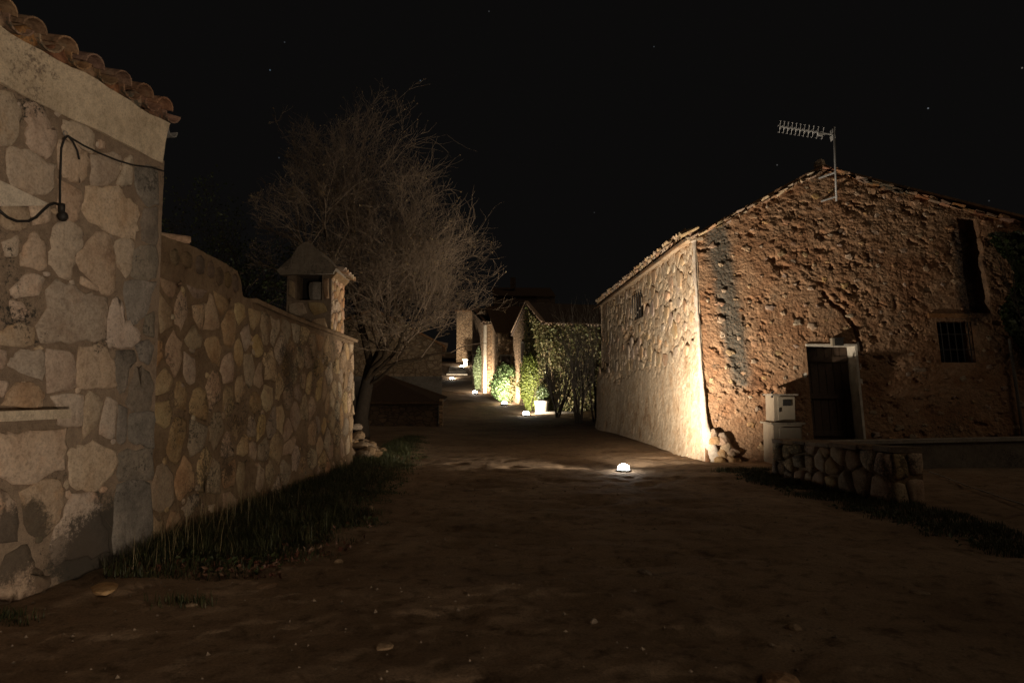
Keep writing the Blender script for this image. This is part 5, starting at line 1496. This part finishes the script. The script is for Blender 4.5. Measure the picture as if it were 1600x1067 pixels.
br = Branches(); rt = random.Random(2)
for a in range(4): grow(br, rt, (PL.x, 39.2, pz + .63), (rt.uniform(-.4, .4), rt.uniform(-.4, .4), 1), .4, .015, 0, 1, .5, 0, [3], .1, .6)
br.build("stems", M_BARKD, pp)
kb = MB(); q0 = at_y(838, 645, 39.6)
kb.prism([Vector((q0.x - .1, 38.6, .15)), Vector((q0.x + 2.4, 38.9, .15)), Vector((q0.x + 2.4, 39.4, .15)), Vector((q0.x - .1, 39.4, .15))], [Vector((q0.x - .1, 38.6, .42)), Vector((q0.x + 2.4, 38.9, .42)), Vector((q0.x + 2.4, 39.4, .44)), Vector((q0.x - .1, 39.4, .44))])
o = kb.build("stone_kerb", M_CONC); tag(o, "pale lit kerb slab under the white planter", "kerb")

# climbing ivy at the right end of the old house
ir = empty("climbing_ivy", (12.2, 16.2, 0), "dark green ivy hanging on the right end of the old house gable", "ivy")
P = []; NN = []
for _ in range(5200):
    z = RN.uniform(2.4, 5.4); x = 12.15 + RN.normal(0, .34) + .35 * math.sin(z * 2.1) * .4
    x = max(x, 11.9 + .25 * math.sin(z * 3 + 1)); P.append((x, gy(z) - abs(RN.normal(.16, .10)), z)); NN.append((0, -1, .3))
for _ in range(2500):
    z = RN.uniform(0, 5.2); x = RN.uniform(12.3, 13.4); P.append((x, gy(z) - abs(RN.normal(.2, .12)), z)); NN.append((0, -1, .3))
leaves("foliage", P, .12, M_LEAFD, ir, normals=np.array(NN, float), asp=.8)
br = Branches(); rt = random.Random(5)
for x in (12.0, 12.5, 13.0): grow(br, rt, (x, gy(0) - .1, 0), (rt.uniform(-.1, .1), 0, 1), 3.2, .04, 0, 2, .3, .1, [4, 4], .04, .6)
br.build("stems", M_BARKD, ir)

# ------------------------------------------------------------------ grass and litter
def blades(name, spots, mat, lab, hmin, hmax, wid, lean=.5):
    V = []; Q = []
    n = len(spots); S_ = np.array(spots, float)
    h = RN.uniform(hmin, hmax, n) * S_[:, 3]; a = RN.uniform(0, 6.283, n); ln = np.abs(RN.normal(0, lean, n)) * h
    dx, dy = np.cos(a), np.sin(a); wx, wy = -dy * wid, dx * wid
    b0 = S_[:, :3]
    m_ = b0 + np.stack([dx * ln * .35, dy * ln * .35, h * .6], 1); tp = b0 + np.stack([dx * ln, dy * ln, h], 1)
    ww_ = np.stack([wx, wy, 0 * wx], 1)
    V = np.stack([b0 - ww_, b0 + ww_, m_ + ww_ * .8, m_ - ww_ * .8, tp + ww_ * .12, tp - ww_ * .12], 1).reshape(-1, 3)
    I = np.arange(n)[:, None] * 6
    Q = np.concatenate([I + np.array([0, 1, 2, 3]), I + np.array([3, 2, 4, 5])], 0)
    o = fast_mesh(name, V, Q, mat); tag(o, lab, kind="stuff"); return o
LGX = [(5.9, -2.75), (6.1, -2.2), (7.1, -1.78), (8.2, -1.70), (9.5, -1.80), (12, -1.95), (15, -2.05), (19, -2.5), (24, -3.0)]
def lg_edge(y): return float(np.interp(y, [p[0] for p in LGX], [p[1] for p in LGX]))
sp = []
for _ in range(80000):
    y = 5.9 + 17 * RN.random() ** 1.5; e = lg_edge(y) + .22 * math.sin(y * 3.1) * .5 + .18 * math.sin(y * 7.7)
    x = RN.uniform(-3.50, e + .1)
    dens = min(1, (e - x) / .5 + .15) * (.4 + .9 * max(0, float(vnoise(np.array([x * 3.0]), np.array([y * 2.2]))[0]) - .36))
    if y < 6.6: dens *= (y - 5.8)
    if RN.random() < dens: sp.append((x, y, ground_at(x, y) - .01, .55 + 1.0 * max(0, min(1, (e - x) / 1.2))))
for _ in range(140):
    y0 = 6.5 + 12 * RN.random() ** 1.4; x0 = RN.uniform(-3.42, lg_edge(y0) - .25); hh_ = RN.uniform(.9, 2.6)
    for _k in range(int(RN.uniform(18, 55))):
        x = max(-3.46, x0 + RN.normal(0, .06)); y = y0 + RN.normal(0, .07); sp.append((x, y, ground_at(x, y) - .01, hh_))
blades("grass_verge", sp, M_GRASS, "dark short grass along the foot of the garden wall", .03, .12, .0042, .8)
sp = []
for _ in range(130):
    y = RN.uniform(6.0, 9.2); x = -3.45 + abs(RN.normal(0, .35)); sp.append((x, y, ground_at(x, y), 1.0))
blades("dry_stalks", sp, M_STRAW, "long dry grass stalks leaning out from the garden wall foot", .22, .55, .0022, .7)
RGX = [(6.3, 4.7, 5.6), (7.0, 4.6, 5.6), (8.5, 4.6, 5.9), (9.6, 4.5, 5.8), (11, 4.30, 5.5), (12.5, 4.15, 5.1), (13.6, 4.0, 4.9), (14.3, 4.3, 5.6)]
sp = []
for _ in range(26000):
    y = RN.uniform(6.2, 14.3); lo = np.interp(y, [p[0] for p in RGX], [p[1] for p in RGX]) + .15 * math.sin(y * 4); hi = np.interp(y, [p[0] for p in RGX], [p[2] for p in RGX])
    x = RN.uniform(lo - .1, hi); nz_ = float(vnoise(np.array([x * 2.4]), np.array([y * 2.0]))[0])
    if RN.random() < min(1, (x - lo) / .3 + .1) * (nz_ > .38) * .8: sp.append((x, y, ground_at(x, y) - .01, .6 + nz_ * .6))
blades("grass_patch", sp, M_GRASS, "dark low grass along the foot of the low stone wall", .03, .10, .0045)
P = []
for _ in range(1500):
    y = 6.2 + 12 * RN.random() ** 1.5; x = RN.uniform(-3.4, lg_edge(y) + .12)
    if vnoise(np.array([x * 2.5 + 9]), np.array([y * 1.8]))[0] < .45: continue
    P.append((x, y, ground_at(x, y) + RN.uniform(.01, .09)))
for _ in range(500):
    y = RN.uniform(7, 13.8); x = np.interp(y, [p[0] for p in RGX], [p[1] for p in RGX]) + abs(RN.normal(.1, .35)); P.append((x, y, ground_at(x, y) + RN.uniform(.01, .05)))
o = leaves("weeds", P, .06, M_LEAFD, normals=np.tile([0, 0, 1.0], (len(P), 1))); tag(o, "low broad leaved weeds among the grass", kind="stuff")
P = []
for _ in range(420):
    y = 6.0 + abs(RN.normal(0, .9)); x = RN.uniform(-3.4, lg_edge(y) + .15); P.append((x, y, ground_at(x, y) + RN.uniform(.01, .05)))
o = leaves("fallen_leaves", P, .06, M_REDLEAF); tag(o, "reddish dead leaves lying at the edge of the grass by the pale house corner", kind="stuff")
P = []
for _ in range(1500):
    y = 3.2 + 9 * RN.random() ** 1.6; x = RN.uniform(-4.2, 5.5)
    P.append((x, y, ground_at(x, y)))
# gravel: small angular grains pressed into the lane
V = []; Q = []
for (x, y, z) in P:
    s = abs(RN.normal(.006, .005)) + .003 + (.012 if RN.random() < .04 else 0); k = len(V)
    r3 = RN.uniform(.6, 1.3, 6) * s
    V += [(x - r3[0], y, z), (x + r3[1], y, z), (x, y - r3[2], z), (x, y + r3[3], z), (x, y, z + r3[4] * .8), (x, y, z - s)]
    for a, c in ((0, 2), (2, 1), (1, 3), (3, 0)): Q += [(k + a, k + c, k + 4)]
M_GRAVEL = rock_mat("gravel_grain", [(.22, .16, .11), (.32, .245, .175)], 30, .1, .0, .3, 80)
o = fast_mesh("gravel", V, Q, M_GRAVEL); tag(o, "scattered grit and small gravel on the dirt lane", kind="stuff")
rs = random.Random(99)
for (px, py, sx_, sz_, lab) in ((1227, 1062, .135, .06, "pale rounded stone half buried at the bottom edge of the lane"), (1240, 977, .055, .045, "small upright pale stone in a scuffed hollow of the lane"), (1010, 891, .075, .04, "flat pale stone lying near the middle of the dirt lane"),
        (928, 968, .04, .03, "little pale stone beside a hollow in the middle foreground"), (602, 1005, .07, .025, "flat buried stone in the lane left of centre"), (165, 920, .16, .03, "flat slab stone at the foot of the pale stone house"),
        (415, 908, .13, .025, "thin flat slab edging the grass near dead leaves"), (1437, 923, .07, .025, "low flat stone on the right part of the lane"), (528, 875, .05, .035, "small grey stone at the tip of the grass verge"), (578, 792, .06, .05, "small pale stone lying in the grass verge"), (1050, 1002, .06, .02, "thin flat pebble right of the scuffed hollow"), (300, 942, .05, .02, "thin chip of stone below the small dark tuft")):
    q = at_z(px, py, .02); o = boulder("loose_stone", (q.x, q.y, ground_at(q.x, q.y) + .0), sx_, sx_ * .75, sz_, M_GRAVEL if sx_ < .1 else M_RSTONE, rs); tag(o, lab, "stone")
for (px, py, lab, n) in ((290, 938, "small dark tuft of grass alone on the lane below the dead leaves", 160), (-2, 965, "dark tuft of weeds at the picture edge under the pale house", 260)):
    q = at_z(px, py, .02); sp = []
    for _ in range(n):
        a = RN.normal(0, .12); c = RN.normal(0, .06); sp.append((q.x + a, q.y + c, ground_at(q.x + a, q.y + c) - .01, 1.0))
    tf = empty("grass_tuft", (q.x, q.y, 0), lab, "grass tuft")
    o = blades("grass_blades", sp, M_GRASS, None, .03, .10, .004); o.parent = tf; o.location = -Vector(tf.location)

# ------------------------------------------------------------------ ground floodlights along the lane
def floodlight(px, py, Y, aim, spot, spill, lab, r=.10, lens=None, cone=150, soft=.05, col=LAMP_COL, z=None, spill_aim=None, rise=.02):
    q = at_y(px, py, Y) if px is not None else Vector(z)
    gr = ground_at(q.x, q.y); q.z = gr + rise
    t_ = empty("ground_floodlight", (q.x, q.y, gr), lab, "floodlight", "ground floodlights along the lane")
    aim = Vector(aim); d = (aim - q).normalized(); M = d.to_track_quat('Z', 'Y').to_matrix()
    # short round housing set in the lane with a domed glass on top
    I3 = Matrix.Identity(3); h0 = gr - q.z
    b = MB(); b.lathe(q, [(r * 1.30, min(h0, -.05) - .08), (r * 1.30, -.022), (r * 1.18, -.008), (r * 1.02, -.005), (r * .98, -.03)], 18, I3); b.build("housing", M_IRON, t_, True)
    b = MB()
    for k in range(4):
        an = k * math.pi / 2 + .4; b.lathe(q + Vector((math.cos(an) * r * 1.24, math.sin(an) * r * 1.24, -.018)), [(.012, -.02), (.012, .006), (.004, .010)], 6)
    b.build("bolts", M_STEEL, t_)["kind"] = "stuff"
    b = MB(); b.lathe(q, [(r * .98, -.012), (r * .95, r * .22), (r * .85, r * .47), (r * .6, r * .70), (r * .3, r * .81), (.004, r * .85)], 18, I3); b.build("lens", lens or M_LENSFAR, t_, True)
    ld = bpy.data.lights.new("flood_beam", 'SPOT'); ld.energy = spot; ld.spot_size = math.radians(cone); ld.spot_blend = 1.0; ld.shadow_soft_size = soft; ld.color = col
    lo = bpy.data.objects.new("flood_beam", ld); lo.location = q + d * (r * 1.0 + .07) + Vector((0, 0, .02)) - t_.location; lo.rotation_euler = d.to_track_quat('-Z', 'Y').to_euler(); link(lo, t_)
    if spill:
        pd = bpy.data.lights.new("flood_spill", 'SPOT'); pd.energy = spill; pd.shadow_soft_size = .06; pd.color = col
        d2 = (Vector(spill_aim) - q).normalized() if spill_aim else Vector((0, -.1, 1)).normalized(); pd.spot_size = math.radians(98); pd.spot_blend = .8
        po = bpy.data.objects.new("flood_spill", pd); po.location = q + d2 * (r * 1.0 + .07) + Vector((0, 0, .02)) - t_.location; po.rotation_euler = d2.to_track_quat('-Z', 'Y').to_euler(); link(po, t_)
    return t_
floodlight(974, 724, 13.8, (4.1, 18.3, 4.3), MAIN_SPOT, MAIN_SPILL, "brightest round floodlight on the lane in front of the old house corner", r=.12, lens=M_LENS, cone=118, spill_aim=(-4.6, 18.0, 5.4), rise=.05)
FARS = [(822, 648, 37.4, (1.8, 40.6, 2.8), 2600, 60, "floodlight at the ivy covered corner near the white planter"),
        (788, 630, 44.6, (-.1, 47.2, 2.6), 2200, 60, "floodlight below the bright green loose shrub"),
        (742, 612, 53.4, (-2.7, 57, 4.2), 2400, 60, "floodlight at the foot of the slender cypress"),
        (706, 594, 66.0, (-4.9, 76, 6.5), 700, 60, "floodlight low beside the stone steps"),
        (722, 568, 72.6, (-5.2, 76.8, 7.0), 1300, 220, "yellowish farthest floodlight next to the white gate post")]
for px, py, Y, aim, sp_, sl_, lab in FARS:
    floodlight(px, py, Y, aim, sp_, sl_, lab, r=.19, cone=130, col=(1.0, .88, .70), rise=.09)
floodlight(None, None, None, (-4.6, 4.6, 3.4), NEAR_SPOT, 0, "next floodlight of the row, behind the viewpoint, turned to the pale stone house", r=.105, cone=92, z=(3.4, -2.6, .22), soft=.2, col=(1.0, .78, .56))
